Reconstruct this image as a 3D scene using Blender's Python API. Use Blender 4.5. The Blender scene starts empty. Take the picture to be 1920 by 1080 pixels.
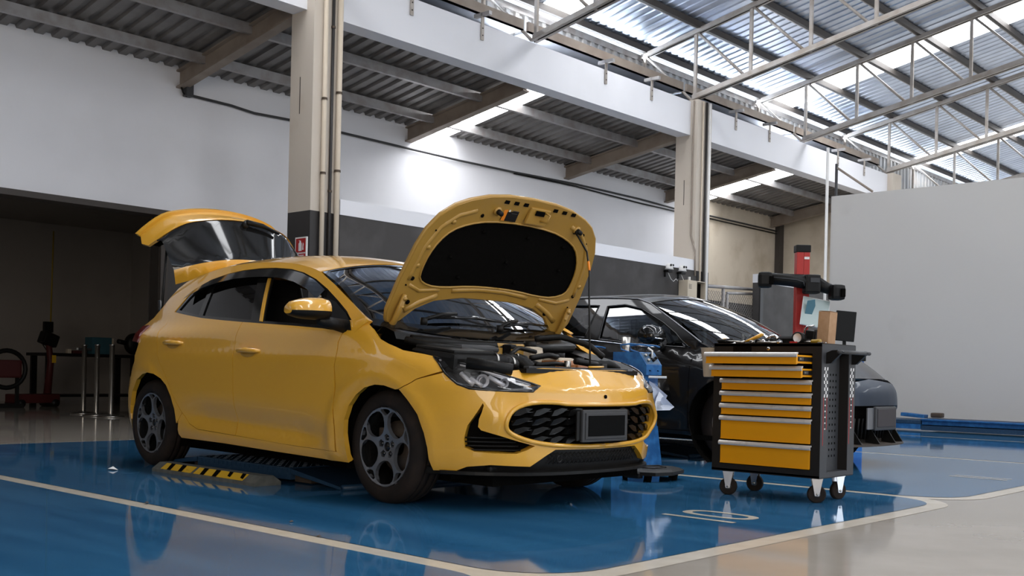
import bpy, bmesh, math, random
from mathutils import Vector, Matrix
from mathutils.geometry import delaunay_2d_cdt
random.seed(7)
PI = math.pi
SC = bpy.context.scene
COL = SC.collection
R = math.radians

# ------------------------------------------------------------------ camera, world, sun, exposure
cd = bpy.data.cameras.new('camera'); cam = bpy.data.objects.new('camera', cd); COL.objects.link(cam)
cd.sensor_width = 36.0; cd.lens = 37.5; cd.shift_y = 0.0826; cd.clip_end = 200
YAW = R(42.28); ROLL = R(1.30)
_fw = Vector((math.cos(YAW), math.sin(YAW), 0)); _rt = Vector((math.sin(YAW), -math.cos(YAW), 0)); _up = Vector((0, 0, 1))
_r = _rt*math.cos(ROLL) + _up*math.sin(ROLL); _u = -_rt*math.sin(ROLL) + _up*math.cos(ROLL)
cam.matrix_world = Matrix(((_r.x, _u.x, -_fw.x, 0), (_r.y, _u.y, -_fw.y, 0), (_r.z, _u.z, -_fw.z, 0.70), (0, 0, 0, 1)))
SC.camera = cam
SC.view_settings.view_transform = 'Standard'; SC.view_settings.look = 'None'
SC.view_settings.gamma = 1.0; SC.view_settings.use_curve_mapping = False
SC.view_settings.exposure = -0.36
W = bpy.data.worlds.new('sky'); SC.world = W; W.use_nodes = True
bg = W.node_tree.nodes['Background']; bg.inputs[0].default_value = (0.78, 0.89, 1.0, 1); bg.inputs[1].default_value = 2.4

def area(name, loc, target, sx, sy, power, color):
    l = bpy.data.lights.new(name, 'AREA'); l.shape = 'RECTANGLE'; l.size = sx; l.size_y = sy; l.energy = power; l.color = color
    o = bpy.data.objects.new(name, l); COL.objects.link(o); o.location = loc
    o.rotation_euler = (Vector(target)-Vector(loc)).to_track_quat('-Z', 'Y').to_euler()
    return o
SKY_EMIT = 16.0
area('daylight_gate', (14, -9.5, 2.6), (14, 4, 3.4), 22, 4.6, 200, (1.0, 0.97, 0.93))
area('daylight_east', (31, 1.0, 3.2), (15, 5.5, 4.0), 12, 5, 150, (0.80, 0.90, 1.0))
area('fill_west', (-7.6, -1.5, 2.4), (5, 5, 1.6), 10, 4.2, 800, (1.0, 0.91, 0.79))  # added warm fill before the closed left wall, brightens the car side
area('clerestory_daylight', (18, 10.46, 5.98), (18, 8.4, 6.9), 28, .10, 330, (0.78, 0.88, 1.0))

# ------------------------------------------------------------------ materials
MATS = {}
def mat(name, col, rough=0.5, metal=0.0, spec=0.5, coat=0.0, emit=None, alpha=None, noise=None, bump=None, trans=0.0, ior=1.45):
    m = bpy.data.materials.new(name); m.use_nodes = True; nt = m.node_tree
    p = nt.nodes['Principled BSDF']
    p.inputs['Base Color'].default_value = (*col, 1); p.inputs['Roughness'].default_value = rough
    p.inputs['Metallic'].default_value = metal; p.inputs['Specular IOR Level'].default_value = spec
    p.inputs['Coat Weight'].default_value = coat; p.inputs['Coat Roughness'].default_value = 0.03
    p.inputs['Transmission Weight'].default_value = trans; p.inputs['IOR'].default_value = ior
    if emit: p.inputs['Emission Color'].default_value = (*emit[0], 1); p.inputs['Emission Strength'].default_value = emit[1]
    if noise:   # (scale, colour2, low, high[, detail])
        tc = nt.nodes.new('ShaderNodeTexCoord'); n = nt.nodes.new('ShaderNodeTexNoise'); r = nt.nodes.new('ShaderNodeValToRGB')
        n.inputs['Scale'].default_value = noise[0]; n.inputs['Detail'].default_value = noise[4] if len(noise) > 4 else 6
        r.color_ramp.elements[0].position = noise[2]; r.color_ramp.elements[1].position = noise[3]
        r.color_ramp.elements[0].color = (*col, 1); r.color_ramp.elements[1].color = (*noise[1], 1)
        nt.links.new(tc.outputs['Object'], n.inputs['Vector']); nt.links.new(n.outputs['Fac'], r.inputs['Fac'])
        nt.links.new(r.outputs['Color'], p.inputs['Base Color'])
    if bump:    # (scale, strength, distance)
        tc = nt.nodes.new('ShaderNodeTexCoord'); n = nt.nodes.new('ShaderNodeTexNoise'); b = nt.nodes.new('ShaderNodeBump')
        n.inputs['Scale'].default_value = bump[0]; n.inputs['Detail'].default_value = 4
        b.inputs['Strength'].default_value = bump[1]; b.inputs['Distance'].default_value = bump[2]
        nt.links.new(tc.outputs['Object'], n.inputs['Vector']); nt.links.new(n.outputs['Fac'], b.inputs['Height'])
        nt.links.new(b.outputs['Normal'], p.inputs['Normal'])
    MATS[name] = m
    return m
M_yel = mat('yellow_paint', (0.67, 0.335, 0.022), 0.34, 0.0, 0.5, 1.0, noise=(900, (0.73, 0.38, 0.034), .35, .65, 1))
M_yin = mat('yellow_primer', (0.40, 0.225, 0.040), 0.38, 0, 0.5, 0.25)
M_blk = mat('black_plastic', (0.007, 0.0065, 0.006), 0.45, 0, 0.22)
M_gbk = mat('gloss_black', (0.008, 0.008, 0.008), 0.08, 0, 0.6)
M_mbk = mat('matte_black', (0.004, 0.0036, 0.0032), 0.9, 0, 0.04, bump=(60, .4, .01))
M_rub = mat('rubber', (0.016, 0.012, 0.010), 0.8, 0, 0.2, noise=(9, (0.034, 0.022, 0.016), .5, .85))
M_gry = mat('grey_plastic', (0.05, 0.05, 0.052), 0.5, 0, 0.3)
M_sil = mat('machined_alloy', (0.22, 0.225, 0.24), 0.33, 0.65)
M_chr = mat('chrome', (0.70, 0.70, 0.72), 0.22, 1.0)
M_stl = mat('steel', (0.42, 0.40, 0.37), 0.32, 1.0)
M_rus = mat('worn_steel', (0.085, 0.062, 0.046), 0.55, 0.5)
M_wht = mat('white_plastic', (0.75, 0.74, 0.72), 0.4)
M_crm = mat('cream_plastic', (0.55, 0.47, 0.36), 0.5)
M_red = mat('red_paint', (0.42, 0.018, 0.012), 0.4)
M_ora = mat('orange_plastic', (0.75, 0.22, 0.01), 0.4)
M_blu = mat('blue_lift_paint', (0.012, 0.085, 0.24), 0.42, noise=(14, (0.03, 0.16, 0.40), .42, .72))
M_dbl = mat('dark_blue_paint', (0.012, 0.040, 0.085), 0.45, noise=(40, (0.03, 0.065, 0.115), .5, .75))
M_drw = mat('drawer_orange', (0.72, 0.30, 0.004), 0.42, 0, 0.4, 0.0, bump=(420, .12, .002))
M_crt = mat('cart_charcoal', (0.015, 0.013, 0.012), 0.5, 0, 0.25, bump=(500, .1, .002))
M_peg = mat('pegboard_grey', (0.036, 0.038, 0.043), 0.5, bump=(500, .1, .002))
M_alu = mat('brushed_aluminium', (0.62, 0.60, 0.58), 0.45, 0.35, noise=(22, (0.46, 0.42, 0.38), .55, .85))
M_crd = mat('cardboard', (0.36, 0.21, 0.11), 0.85, noise=(25, (0.42, 0.26, 0.15), .4, .7))
M_bcar = mat('dark_grey_paint', (0.009, 0.0083, 0.008), 0.35, 0.0, 0.15, 0.45)
M_bblu = mat('bumper_sky_tint', (0.018, 0.027, 0.044), 0.4, 0.0, 0.2, 0.12)  # dark bumper paint with the bluish sky reflection put into its colour
M_grn = mat('coolant', (0.42, 0.16, 0.05), 0.35)
M_lens = mat('lamp_chrome', (0.80, 0.81, 0.84), 0.25, 0.2)
M_tail = mat('red_lens', (0.10, 0.004, 0.004), 0.12)
def glass_mat(name, tint, refl_boost=1.0):
    m = bpy.data.materials.new(name); m.use_nodes = True; nt = m.node_tree; N = nt.nodes; L = nt.links
    N.remove(N['Principled BSDF']); out = N['Material Output']
    t = N.new('ShaderNodeBsdfTransparent'); t.inputs[0].default_value = (*tint, 1)
    g = N.new('ShaderNodeBsdfGlossy'); g.inputs['Roughness'].default_value = 0.015; g.inputs[0].default_value = (1, 1, 1, 1)
    f = N.new('ShaderNodeFresnel'); f.inputs[0].default_value = 1.5
    mul = N.new('ShaderNodeMath'); mul.operation = 'MULTIPLY'; mul.use_clamp = True; mul.inputs[1].default_value = refl_boost
    x = N.new('ShaderNodeMixShader')
    L.new(f.outputs[0], mul.inputs[0]); L.new(mul.outputs[0], x.inputs[0]); L.new(t.outputs[0], x.inputs[1]); L.new(g.outputs[0], x.inputs[2]); L.new(x.outputs[0], out.inputs[0])
    return m
M_gdark = glass_mat('privacy_glass', (0.02, 0.019, 0.018), .8)
M_gmid = glass_mat('tinted_glass', (0.32, 0.34, 0.34), 1.5)
M_gws = glass_mat('windscreen_glass', (0.20, 0.21, 0.22), 2.0)
M_gclr = glass_mat('clear_lens', (0.90, 0.90, 0.92))

# ------------------------------------------------------------------ mesh helpers
class MB:
    def __init__(s): s.bm = bmesh.new(); s.mats = []
    def _mi(s, m):
        if m not in s.mats: s.mats.append(m)
        return s.mats.index(m)
    def add(s, vs, fs, m=None, smooth=False):
        bv = [s.bm.verts.new(v) for v in vs]; mi = s._mi(m) if m else 0
        for f in fs:
            try:
                q = s.bm.faces.new([bv[i] for i in f]); q.material_index = mi; q.smooth = smooth
            except ValueError: pass
        return bv
    def box(s, c, d, m=None, rot=None, bev=0.0, taper=None):
        x, y, z = d[0]/2, d[1]/2, d[2]/2
        vs = [Vector((a*x, b*y, e*z)) for e in (-1, 1) for b in (-1, 1) for a in (-1, 1)]
        if taper:
            for v in vs:
                if v.z > 0: v.x *= taper[0]; v.y *= taper[1]
        if rot: vs = [rot @ v for v in vs]
        vs = [v+Vector(c) for v in vs]
        fs = [(0, 2, 3, 1), (4, 5, 7, 6), (0, 1, 5, 4), (2, 6, 7, 3), (0, 4, 6, 2), (1, 3, 7, 5)]
        bv = s.add(vs, fs, m)
        if bev:
            es = list({e for v in bv for e in v.link_edges}); mi = s._mi(m) if m else 0
            r = bmesh.ops.bevel(s.bm, geom=es, offset=bev, segments=2, affect='EDGES', profile=0.6)
            for f in r['faces']: f.material_index = mi
        return s
    def span(s, a, b, m=None, bev=0.0):
        return s.box([(a[i]+b[i])/2 for i in range(3)], [abs(b[i]-a[i]) for i in range(3)], m, None, bev)
    def tube(s, pts, r, m=None, n=8, caps=True, rr=None):
        pts = [Vector(p) for p in pts]; rings = []; prev = None
        for i, p in enumerate(pts):
            t = (pts[min(i+1, len(pts)-1)]-pts[max(i-1, 0)]).normalized()
            if prev is None:
                a = t.orthogonal().normalized()
            else:
                a = (prev - t*prev.dot(t)).normalized()
            prev = a; b = t.cross(a); q = rr[i] if rr else r
            rings.append([p+(a*math.cos(2*PI*k/n)+b*math.sin(2*PI*k/n))*q for k in range(n)])
        vs = [v for g in rings for v in g]; fs = []
        for i in range(len(pts)-1):
            for k in range(n): fs.append((i*n+k, i*n+(k+1) % n, (i+1)*n+(k+1) % n, (i+1)*n+k))
        if caps: fs += [tuple(range(n))[::-1], tuple((len(pts)-1)*n+k for k in range(n))]
        s.add(vs, fs, m, True); return s
    def cyl(s, a, b, r, m=None, n=16, r2=None):
        s.tube([a, b], r, m, n, True, [r, r if r2 is None else r2])
        return s
    def lathe(s, prof, m=None, n=24, axis='z', c=(0, 0, 0), smooth=True):
        vs = []; fs = []
        for r, h in prof:
            for k in range(n):
                x, y = r*math.cos(2*PI*k/n), r*math.sin(2*PI*k/n)
                v = {'z': (x, y, h), 'y': (x, h, y), 'x': (h, x, y)}[axis]
                vs.append(Vector(v)+Vector(c))
        for i in range(len(prof)-1):
            for k in range(n): fs.append((i*n+k, i*n+(k+1) % n, (i+1)*n+(k+1) % n, (i+1)*n+k))
        s.add(vs, fs, m, smooth); return s
    def prism(s, poly, fn, d, m=None):
        """poly 2-D; fn(u,v,h) -> 3-D; extruded from h=0 to h=d"""
        n = len(poly); vs = [fn(u, v, 0) for u, v in poly]+[fn(u, v, d) for u, v in poly]
        fs = [tuple(range(n)), tuple(range(2*n-1, n-1, -1))]+[(i, n+i, n+(i+1) % n, (i+1) % n) for i in range(n)]
        s.add(vs, fs, m); return s
    def build(s, name, m=None, parent=None, loc=None, smooth=None):
        me = bpy.data.meshes.new(name)
        bmesh.ops.recalc_face_normals(s.bm, faces=s.bm.faces)
        s.bm.to_mesh(me); s.bm.free()
        for q in (s.mats if s.mats else [m]): me.materials.append(q)
        if smooth is not None:
            for p in me.polygons: p.use_smooth = smooth
        o = bpy.data.objects.new(name, me); COL.objects.link(o)
        if parent: o.parent = parent
        if loc: o.location = loc
        return o
def tag(o, label=None, cat=None, group=None, kind=None):
    if label: o['label'] = label
    if cat: o['category'] = cat
    if group: o['group'] = group
    if kind: o['kind'] = kind
    return o
def thing(name, label, cat, loc=(0, 0, 0), rz=0.0, group=None):
    o = bpy.data.objects.new(name, None); COL.objects.link(o); o.location = loc; o.rotation_euler = (0, 0, rz)
    o.empty_display_size = .1
    return tag(o, label, cat, group)
def dup(root, loc, rz=None, label=None, group=None):
    r = root.copy(); COL.objects.link(r); r.location = loc
    if rz is not None: r.rotation_euler = (0, 0, rz)
    tag(r, label, None, group)
    for ch in list(root.children):
        c = ch.copy(); COL.objects.link(c); c.parent = r
        for g in ch.children:
            d = g.copy(); COL.objects.link(d); d.parent = c
    return r
def kid(o, parent, loc=None):
    c = o.copy(); COL.objects.link(c); c.parent = parent
    if loc is not None: c.location = loc
    return c
def inpoly(x, y, P):
    r = False; j = len(P)-1
    for i in range(len(P)):
        if (P[i][1] > y) != (P[j][1] > y) and x < (P[j][0]-P[i][0])*(y-P[i][1])/(P[j][1]-P[i][1])+P[i][0]: r = not r
        j = i
    return r
def resample(P, step, closed=True):
    out = []; n = len(P)
    for i in range(n if closed else n-1):
        a, b = P[i], P[(i+1) % n]; L = math.hypot(b[0]-a[0], b[1]-a[1]); k = max(1, int(round(L/step)))
        for j in range(k): out.append((a[0]+(b[0]-a[0])*j/k, a[1]+(b[1]-a[1])*j/k))
    if not closed: out.append(P[-1])
    return out
def smooth_poly(P, it=1, keep=()):
    """Chaikin corner cutting, leaving the corner indices in keep"""
    for _ in range(it):
        Q = []; nk = set(); n = len(P)
        for i in range(n):
            a, p, b = P[i-1], P[i], P[(i+1) % n]
            if i in keep: nk.add(len(Q)); Q.append(p)
            else:
                Q.append((p[0]*.75+a[0]*.25, p[1]*.75+a[1]*.25)); Q.append((p[0]*.75+b[0]*.25, p[1]*.75+b[1]*.25))
        P = Q; keep = nk
    return P
def panel(name, outline, fn, m, parent, holes=(), step=.05, flange=.02, center=(1.3, 0, .55), off=0.0, hflange=None):
    """sheet over a 2-D outline with holes, mapped through fn(u,v)->3-D, edges turned inwards"""
    loops = [resample(outline, step)]+[resample(h, step) for h in holes]
    pts = []; edges = []; 
    for lp in loops:
        o = len(pts); pts += lp; edges += [(o+i, o+(i+1) % len(lp)) for i in range(len(lp))]
    us = [p[0] for p in loops[0]]; vs = [p[1] for p in loops[0]]
    bnd = list(pts); g = step*.45
    cell = {}
    for p in bnd: cell.setdefault((int(p[0]//g), int(p[1]//g)), []).append(p)
    u = min(us)+step*.37; row = 0
    while u < max(us):
        v = min(vs)+step*(.31+.5*(row % 2))
        while v < max(vs):
            if inpoly(u, v, loops[0]) and not any(inpoly(u, v, h) for h in loops[1:]):
                ci, cj = int(u//g), int(v//g)
                if not any(math.hypot(q[0]-u, q[1]-v) < g for di in (-1, 0, 1) for dj in (-1, 0, 1) for q in cell.get((ci+di, cj+dj), ())):
                    pts.append((u, v))
            v += step
        u += step*.87; row += 1
    ov, oe, of, ie, ie2, ie3 = delaunay_2d_cdt([Vector(p) for p in pts], edges, [], 0, 1e-6)
    C = Vector(center)
    def nrm(u, v):
        e = 1e-3; a = Vector(fn(u+e, v))-Vector(fn(u-e, v)); b = Vector(fn(u, v+e))-Vector(fn(u, v-e)); n = a.cross(b)
        if n.length < 1e-12: return Vector((0, 0, 1))
        n.normalize()
        return n if n.dot(Vector(fn(u, v))-C) > 0 else -n
    bm = bmesh.new(); V = []
    for q in ov:
        p = Vector(fn(q[0], q[1]))
        if off: p = p+nrm(q[0], q[1])*off
        V.append(bm.verts.new(p))
    for f in of:
        cx = sum(ov[i][0] for i in f)/len(f); cy = sum(ov[i][1] for i in f)/len(f)
        if inpoly(cx, cy, loops[0]) and not any(inpoly(cx, cy, h) for h in loops[1:]):
            try: q = bm.faces.new([V[i] for i in f]); q.smooth = True
            except ValueError: pass
    bm.verts.ensure_lookup_table()
    for v in [v for v in bm.verts if not v.link_faces]: bm.verts.remove(v)
    bm.normal_update()
    sgn = 0
    for f in list(bm.faces)[:40]: sgn += 1 if f.normal.dot(f.calc_center_median()-C) > 0 else -1
    if sgn < 0:
        bmesh.ops.reverse_faces(bm, faces=bm.faces)
    if flange:
        for li, lp in enumerate(loops):
            d = flange if li == 0 else (hflange if hflange is not None else flange)
            if not d: continue
            n = len(lp); a = []; b = []
            for (u, v) in lp:
                p = Vector(fn(u, v)); nn = nrm(u, v); p = p+nn*off
                a.append(bm.verts.new(p)); b.append(bm.verts.new(p-nn*d))
            for i in range(n):
                try: q = bm.faces.new((a[i], a[(i+1) % n], b[(i+1) % n], b[i])); q.smooth = False
                except ValueError: pass
    me = bpy.data.meshes.new(name); bm.to_mesh(me); bm.free(); me.materials.append(m)
    # shading normals straight from the surface, so that sparse triangles do not show
    key = {}
    for q in ov: key.setdefault(tuple(round(c, 5) for c in (Vector(fn(q[0], q[1]))+(nrm(q[0], q[1])*off if off else Vector((0, 0, 0))))), q)
    ln = []; cache = {}
    for p in me.polygons:
        for vi in p.vertices:
            n = p.normal
            if p.use_smooth:
                k = tuple(round(c, 5) for c in me.vertices[vi].co); q = key.get(k)
                if q is not None:
                    if k not in cache:
                        u, v = q; e = step*.55; a = Vector(fn(u+e, v))-Vector(fn(u-e, v)); b = Vector(fn(u, v+e))-Vector(fn(u, v-e)); cache[k] = a.cross(b).normalized()
                    n = cache[k]
                    if n.length < .5: n = p.normal
                    elif n.dot(p.normal) < 0: n = -n
            ln.append(n)
    me.normals_split_custom_set(ln)
    o = bpy.data.objects.new(name, me); COL.objects.link(o)
    if parent: o.parent = parent
    return o
def loop_tube(name, P, fn, r, m, parent, closed=True, n=6, off=0.0, step=.04):
    Q = resample(P, step, closed)
    if closed: Q = Q+[Q[0]]
    mb = MB(); mb.tube([Vector(fn(*p)) for p in Q], r, m, n)
    return mb.build(name, m, parent)
def mirror(P): return [(-a, b) for a, b in P][::-1]
# ------------------------------------------------------------------ setting: materials
def wall_mat(name, col, dirt, scale=1.3, lo=.55, hi=.85, rough=.85):
    return mat(name, col, rough, 0, .25, noise=(scale, dirt, lo, hi, 9), bump=(35, .12, .004))
M_wall = wall_mat('white_wall_paint', (0.80, 0.80, 0.83), (0.72, 0.72, 0.74), .8)
M_part = wall_mat('partition_paint', (0.50, 0.485, 0.465), (0.41, 0.395, 0.37), 1.1, .62, .9)
M_beige = wall_mat('beige_wall_paint', (0.56, 0.49, 0.39), (0.42, 0.35, 0.26), 2.2, .5, .8)
M_col = wall_mat('column_cream_paint', (0.56, 0.50, 0.43), (0.48, 0.41, 0.33), 2.5, .6, .9)
M_dgrey = wall_mat('dark_grey_wall_paint', (0.058, 0.054, 0.052), (0.085, 0.080, 0.078), 2.6, .45, .75, .6)
M_dcol = mat('dark_column_paint', (0.030, 0.027, 0.026), 0.45, 0, .4)
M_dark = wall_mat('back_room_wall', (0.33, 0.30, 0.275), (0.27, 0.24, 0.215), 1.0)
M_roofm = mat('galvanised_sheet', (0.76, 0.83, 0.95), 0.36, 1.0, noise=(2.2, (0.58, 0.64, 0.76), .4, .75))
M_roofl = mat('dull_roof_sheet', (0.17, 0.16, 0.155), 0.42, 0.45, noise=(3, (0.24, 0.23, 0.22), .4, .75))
M_clad = mat('cladding_sheet', (0.36, 0.37, 0.38), 0.45, 0.3, noise=(3, (0.48, 0.45, 0.42), .45, .75))
M_truss = mat('truss_paint', (0.34, 0.295, 0.25), 0.5, 0.2, noise=(5, (0.48, 0.45, 0.43), .35, .75))
M_purl = mat('purlin_steel', (0.055, 0.046, 0.040), 0.6, 0.1)
M_lpurl = mat('light_purlin_steel', (0.40, 0.39, 0.39), 0.4, 0.5, noise=(6, (0.30, 0.27, 0.25), .4, .7))
M_raft = mat('rafter_paint', (0.30, 0.25, 0.205), 0.55, 0.1, noise=(4, (0.24, 0.19, 0.155), .4, .7))
M_pipe = mat('cream_pipe', (0.55, 0.47, 0.37), 0.5)
M_sky = mat('skylight_sheet', (0.9, 0.9, 0.9), 0.5, emit=((0.95, 0.97, 1.0), SKY_EMIT))
def floor_mat(name, c1, c2, scale, rough, streak):
    m = bpy.data.materials.new(name); m.use_nodes = True; nt = m.node_tree; N = nt.nodes; L = nt.links; p = N['Principled BSDF']
    tc = N.new('ShaderNodeTexCoord'); mp = N.new('ShaderNodeMapping'); mp.inputs['Scale'].default_value = streak
    mp.inputs['Rotation'].default_value = (0, 0, .7)
    n = N.new('ShaderNodeTexNoise'); n.inputs['Scale'].default_value = scale; n.inputs['Detail'].default_value = 8
    r = N.new('ShaderNodeValToRGB'); r.color_ramp.elements[0].position = .35; r.color_ramp.elements[1].position = .72
    r.color_ramp.elements[0].color = (*c1, 1); r.color_ramp.elements[1].color = (*c2, 1)
    L.new(tc.outputs['Object'], mp.inputs['Vector']); L.new(mp.outputs[0], n.inputs['Vector']); L.new(n.outputs['Fac'], r.inputs['Fac']); L.new(r.outputs[0], p.inputs['Base Color'])
    p.inputs['Roughness'].default_value = rough; p.inputs['Specular IOR Level'].default_value = .62
    n2 = N.new('ShaderNodeTexNoise'); n2.inputs['Scale'].default_value = 2.3; n2.inputs['Detail'].default_value = 3
    b = N.new('ShaderNodeBump'); b.inputs['Strength'].default_value = .035; b.inputs['Distance'].default_value = .02
    L.new(tc.outputs['Object'], n2.inputs['Vector']); L.new(n2.outputs['Fac'], b.inputs['Height']); L.new(b.outputs[0], p.inputs['Normal'])
    return m
M_floor = floor_mat('beige_epoxy', (0.36, 0.32, 0.27), (0.45, 0.405, 0.35), 1.6, .07, (1, 1, 1))
M_bay = floor_mat('blue_epoxy', (0.020, 0.105, 0.225), (0.038, 0.155, 0.300), 1.7, .055, (3.2, .55, 1))
M_line = floor_mat('white_floor_paint', (0.58, 0.52, 0.43), (0.64, 0.58, 0.49), 9, .16, (1, 1, 1))

# ------------------------------------------------------------------ floor
fl = tag(MB().box((12, 5, -.05), (44, 32, .1), M_floor).build('floor'), kind='structure')
def rrect(x0, y0, x1, y1, r0, r1, n=8):
    """rectangle with rounded front corners (r0 left, r1 right)"""
    P = [(x0, y1)]
    for cx, cy, r, a0 in ((x0+r0, y0+r0, r0, PI), (x1-r1, y0+r1, r1, 1.5*PI)):
        P += [(cx+r*math.cos(a0+PI/2*k/n), cy+r*math.sin(a0+PI/2*k/n)) for k in range(n+1)] if r > 0 else [(cx, cy)]
    return P+[(x1, y1)]
def flat(name, P, z, m, parent, hole=None):
    if hole: return panel(name, P, lambda u, v: (u, v, z), m, parent, [hole], .25, 0, (0, 0, -5))
    mb = MB(); mb.add([(x, y, z) for x, y in P], [tuple(range(len(P)))], m); return mb.build(name, m, parent)
YB, YF = 9.16, 2.21
bays = [(-3.9, -.97), (2.63, 6.45), (6.35, 10.05), (9.95, 13.72), (13.62, 15.7)]
lines = [-1.0, 2.63, 6.35, 9.95, 13.62]
for i, (a, b) in enumerate([(-.95, 2.74), (2.63, 6.45), (6.35, 10.05), (9.95, 13.72), (13.62, 17.3)]):
    flat('bay_border', rrect(a, YF, b, YB+.05, .42, .42), .001+.0002*i, M_line, fl)
for i, (a, b) in enumerate([(-.85, 2.632), (2.735, 6.355), (6.445, 9.955), (10.045, 13.625), (13.715, 17.2)]):
    flat('bay_coating', rrect(a, YF+.11, b, YB, .34, .34), .003, M_bay, fl)
def oval(cx, cy, rx, ry, n=28, e=2.6):
    return [(cx+rx*abs(math.cos(t))**(2/e)*(1 if math.cos(t) > 0 else -1), cy+ry*abs(math.sin(t))**(2/e)*(1 if math.sin(t) > 0 else -1)) for t in [2*PI*k/n for k in range(n)]]
d = flat('bay_number', [(4.495, 2.64), (4.535, 2.64), (4.535, 3.05), (4.495, 3.05)], .0042, M_line, fl)
panel('bay_number', oval(4.72, 2.845, .105, .205), lambda u, v: (u, v, .0042), M_line, fl, [oval(4.72, 2.845, .062, .155)], .06, 0, (0, 0, -5))
for x in (8.085, 8.19):
    flat('bay_number', [(x, 2.52), (x+.04, 2.52), (x+.04, 2.93), (x, 2.93)], .0042, M_line, fl)

# ------------------------------------------------------------------ walls
def struct(name, mb, m=None, parent=None): return tag(mb.build(name, m, parent), kind=None if parent else 'structure')
struct('wall_back', MB().span((-8, 12.1, 2.6), (6.78, 12.3, 5.2), M_wall).span((6.78, 12.1, 0), (18.9, 12.3, 5.2), M_wall))
wb1 = [o for o in COL.objects if o.name == 'wall_back'][0]
struct('painted_base', MB().span((6.88, 12.09, 0), (18.9, 12.11, 2.39), M_dgrey), parent=wb1)
wb2 = struct('wall_back', MB().span((18.9, 12.1, 2.33), (22.4, 12.3, 5.2), M_beige))
struct('painted_base', MB().span((18.9, 12.11, 1.75), (22.4, 12.3, 2.33), M_dgrey), parent=wb2)
struct('wall_store', MB().span((14.9, 14.5, 0), (23, 14.6, 2.6), M_dark).span((14.9, 12.3, 1.75), (23, 14.6, 1.8), M_dark))
struct('wall_far', MB().span((22.4, 9.7, 0), (22.6, 14.6, 5.2), M_beige))
# dark room behind the opening on the left
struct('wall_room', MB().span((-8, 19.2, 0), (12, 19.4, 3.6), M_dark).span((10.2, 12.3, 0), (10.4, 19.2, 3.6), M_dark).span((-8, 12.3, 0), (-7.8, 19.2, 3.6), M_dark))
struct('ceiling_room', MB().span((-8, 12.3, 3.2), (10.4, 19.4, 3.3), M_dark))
struct('trim_1', MB().span((-8, 12.04, 2.535), (6.90, 12.32, 2.605), M_purl).span((6.78, 12.04, 0), (6.88, 12.32, 2.54), M_purl))
struct('wall_left', MB().span((-8.2, -10, 0), (-8, 12.3, 7), M_raft))
struct('wall_right', MB().span((32, 4, 0), (32.2, 12.6, 9), M_wall).span((32, -10, 5.6), (32.2, 4, 9), M_wall))
struct('wall_front', MB().span((-8, -10.1, 3.3), (32, -10, 7.9), M_wall).span((-8, -10.1, 0), (3, -10, 3.3), M_wall).span((22, -10.1, 0), (32, -10, 3.3), M_wall))
# half walls between the columns
hw = struct('wall_half', MB().span((7.36, 9.3, 0), (14.48, 9.42, 2.39), M_dgrey))
struct('white_band', MB().span((7.36, 9.295, 2.39), (14.48, 9.43, 2.56), M_wall), parent=hw)
hw = struct('wall_half', MB().span((16.55, 9.3, 0), (22.2, 9.42, 2.36), M_dgrey))
struct('white_band', MB().span((16.55, 9.295, 2.36), (22.2, 9.43, 2.51), M_wall), parent=hw)
# free-standing partition on the right
struct('wall_partition', MB().span((16.0, -6, 0), (16.14, 7.74, 3.63), M_part))
# ------------------------------------------------------------------ columns and beams
def column(x, w, label, dark=True):
    c = MB().span((x, 9.3, 2.39), (x+w, 9.7, 5.12), M_col).build('column'); tag(c, label, 'column', 'concrete columns')
    MB().span((x, 9.298, 0), (x+w, 9.7, 2.39), M_dcol).build('painted_base', None, c)
    MB().span((x-.002, 9.52, 3.45), (x+.002, 9.532, 3.85), M_purl).build('crack', None, c)
    return c
column(6.96, .39, 'tall cream concrete column with a dark painted base behind the raised tailgate')
column(14.48, .42, 'slim cream concrete column at the right end of the grey half wall')
column(22.1, .42, 'cream column seen only above the top edge of the white partition')
def beam(a, b, label):
    o = MB().span((a, 9.43, 4.56), (b, 9.68, 5.10), M_wall).build('concrete_beam'); tag(o, label, 'beam', 'concrete beams'); return o
beam(-1, 6.96, 'white concrete beam ending at the left column, cut by the top edge')
beam(7.35, 14.48, 'long white concrete beam spanning between the two columns above the raised hood')
beam(14.9, 22.1, 'white concrete beam running right from the slim column towards the partition')
for x, lb in ((8.43, 'short steel angle bracket nearest the left column on the white beam'), (9.63, 'steel angle bracket second from the left column on the white beam'),
              (12.2, 'steel angle bracket right of the first truss end on the white beam'), (13.35, 'steel angle bracket closest to the slim column, left of it'),
              (15.83, 'steel angle bracket first to the right of the slim column'), (16.98, 'steel angle bracket second to the right of the slim column'),
              (19.7, 'steel angle bracket just right of the white pole end'), (20.9, 'hooked steel bracket near the far right end of the beam')):
    t = thing('beam_bracket', lb, 'bracket', (x, 9.41, 4.89), 0, 'brackets along the white beam')
    MB().span((0, 0, 0), (.05, .012, .34), M_truss).build('upright_plate', None, t)
    MB().span((0, -.13, .30), (.05, .14, .345), M_lpurl).build('top_arm', None, t)
    for z in (.06, .15): MB().cyl((.025, -.006, z), (.025, .014, z), .009, M_purl, 8).build('bolt', None, t)
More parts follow.
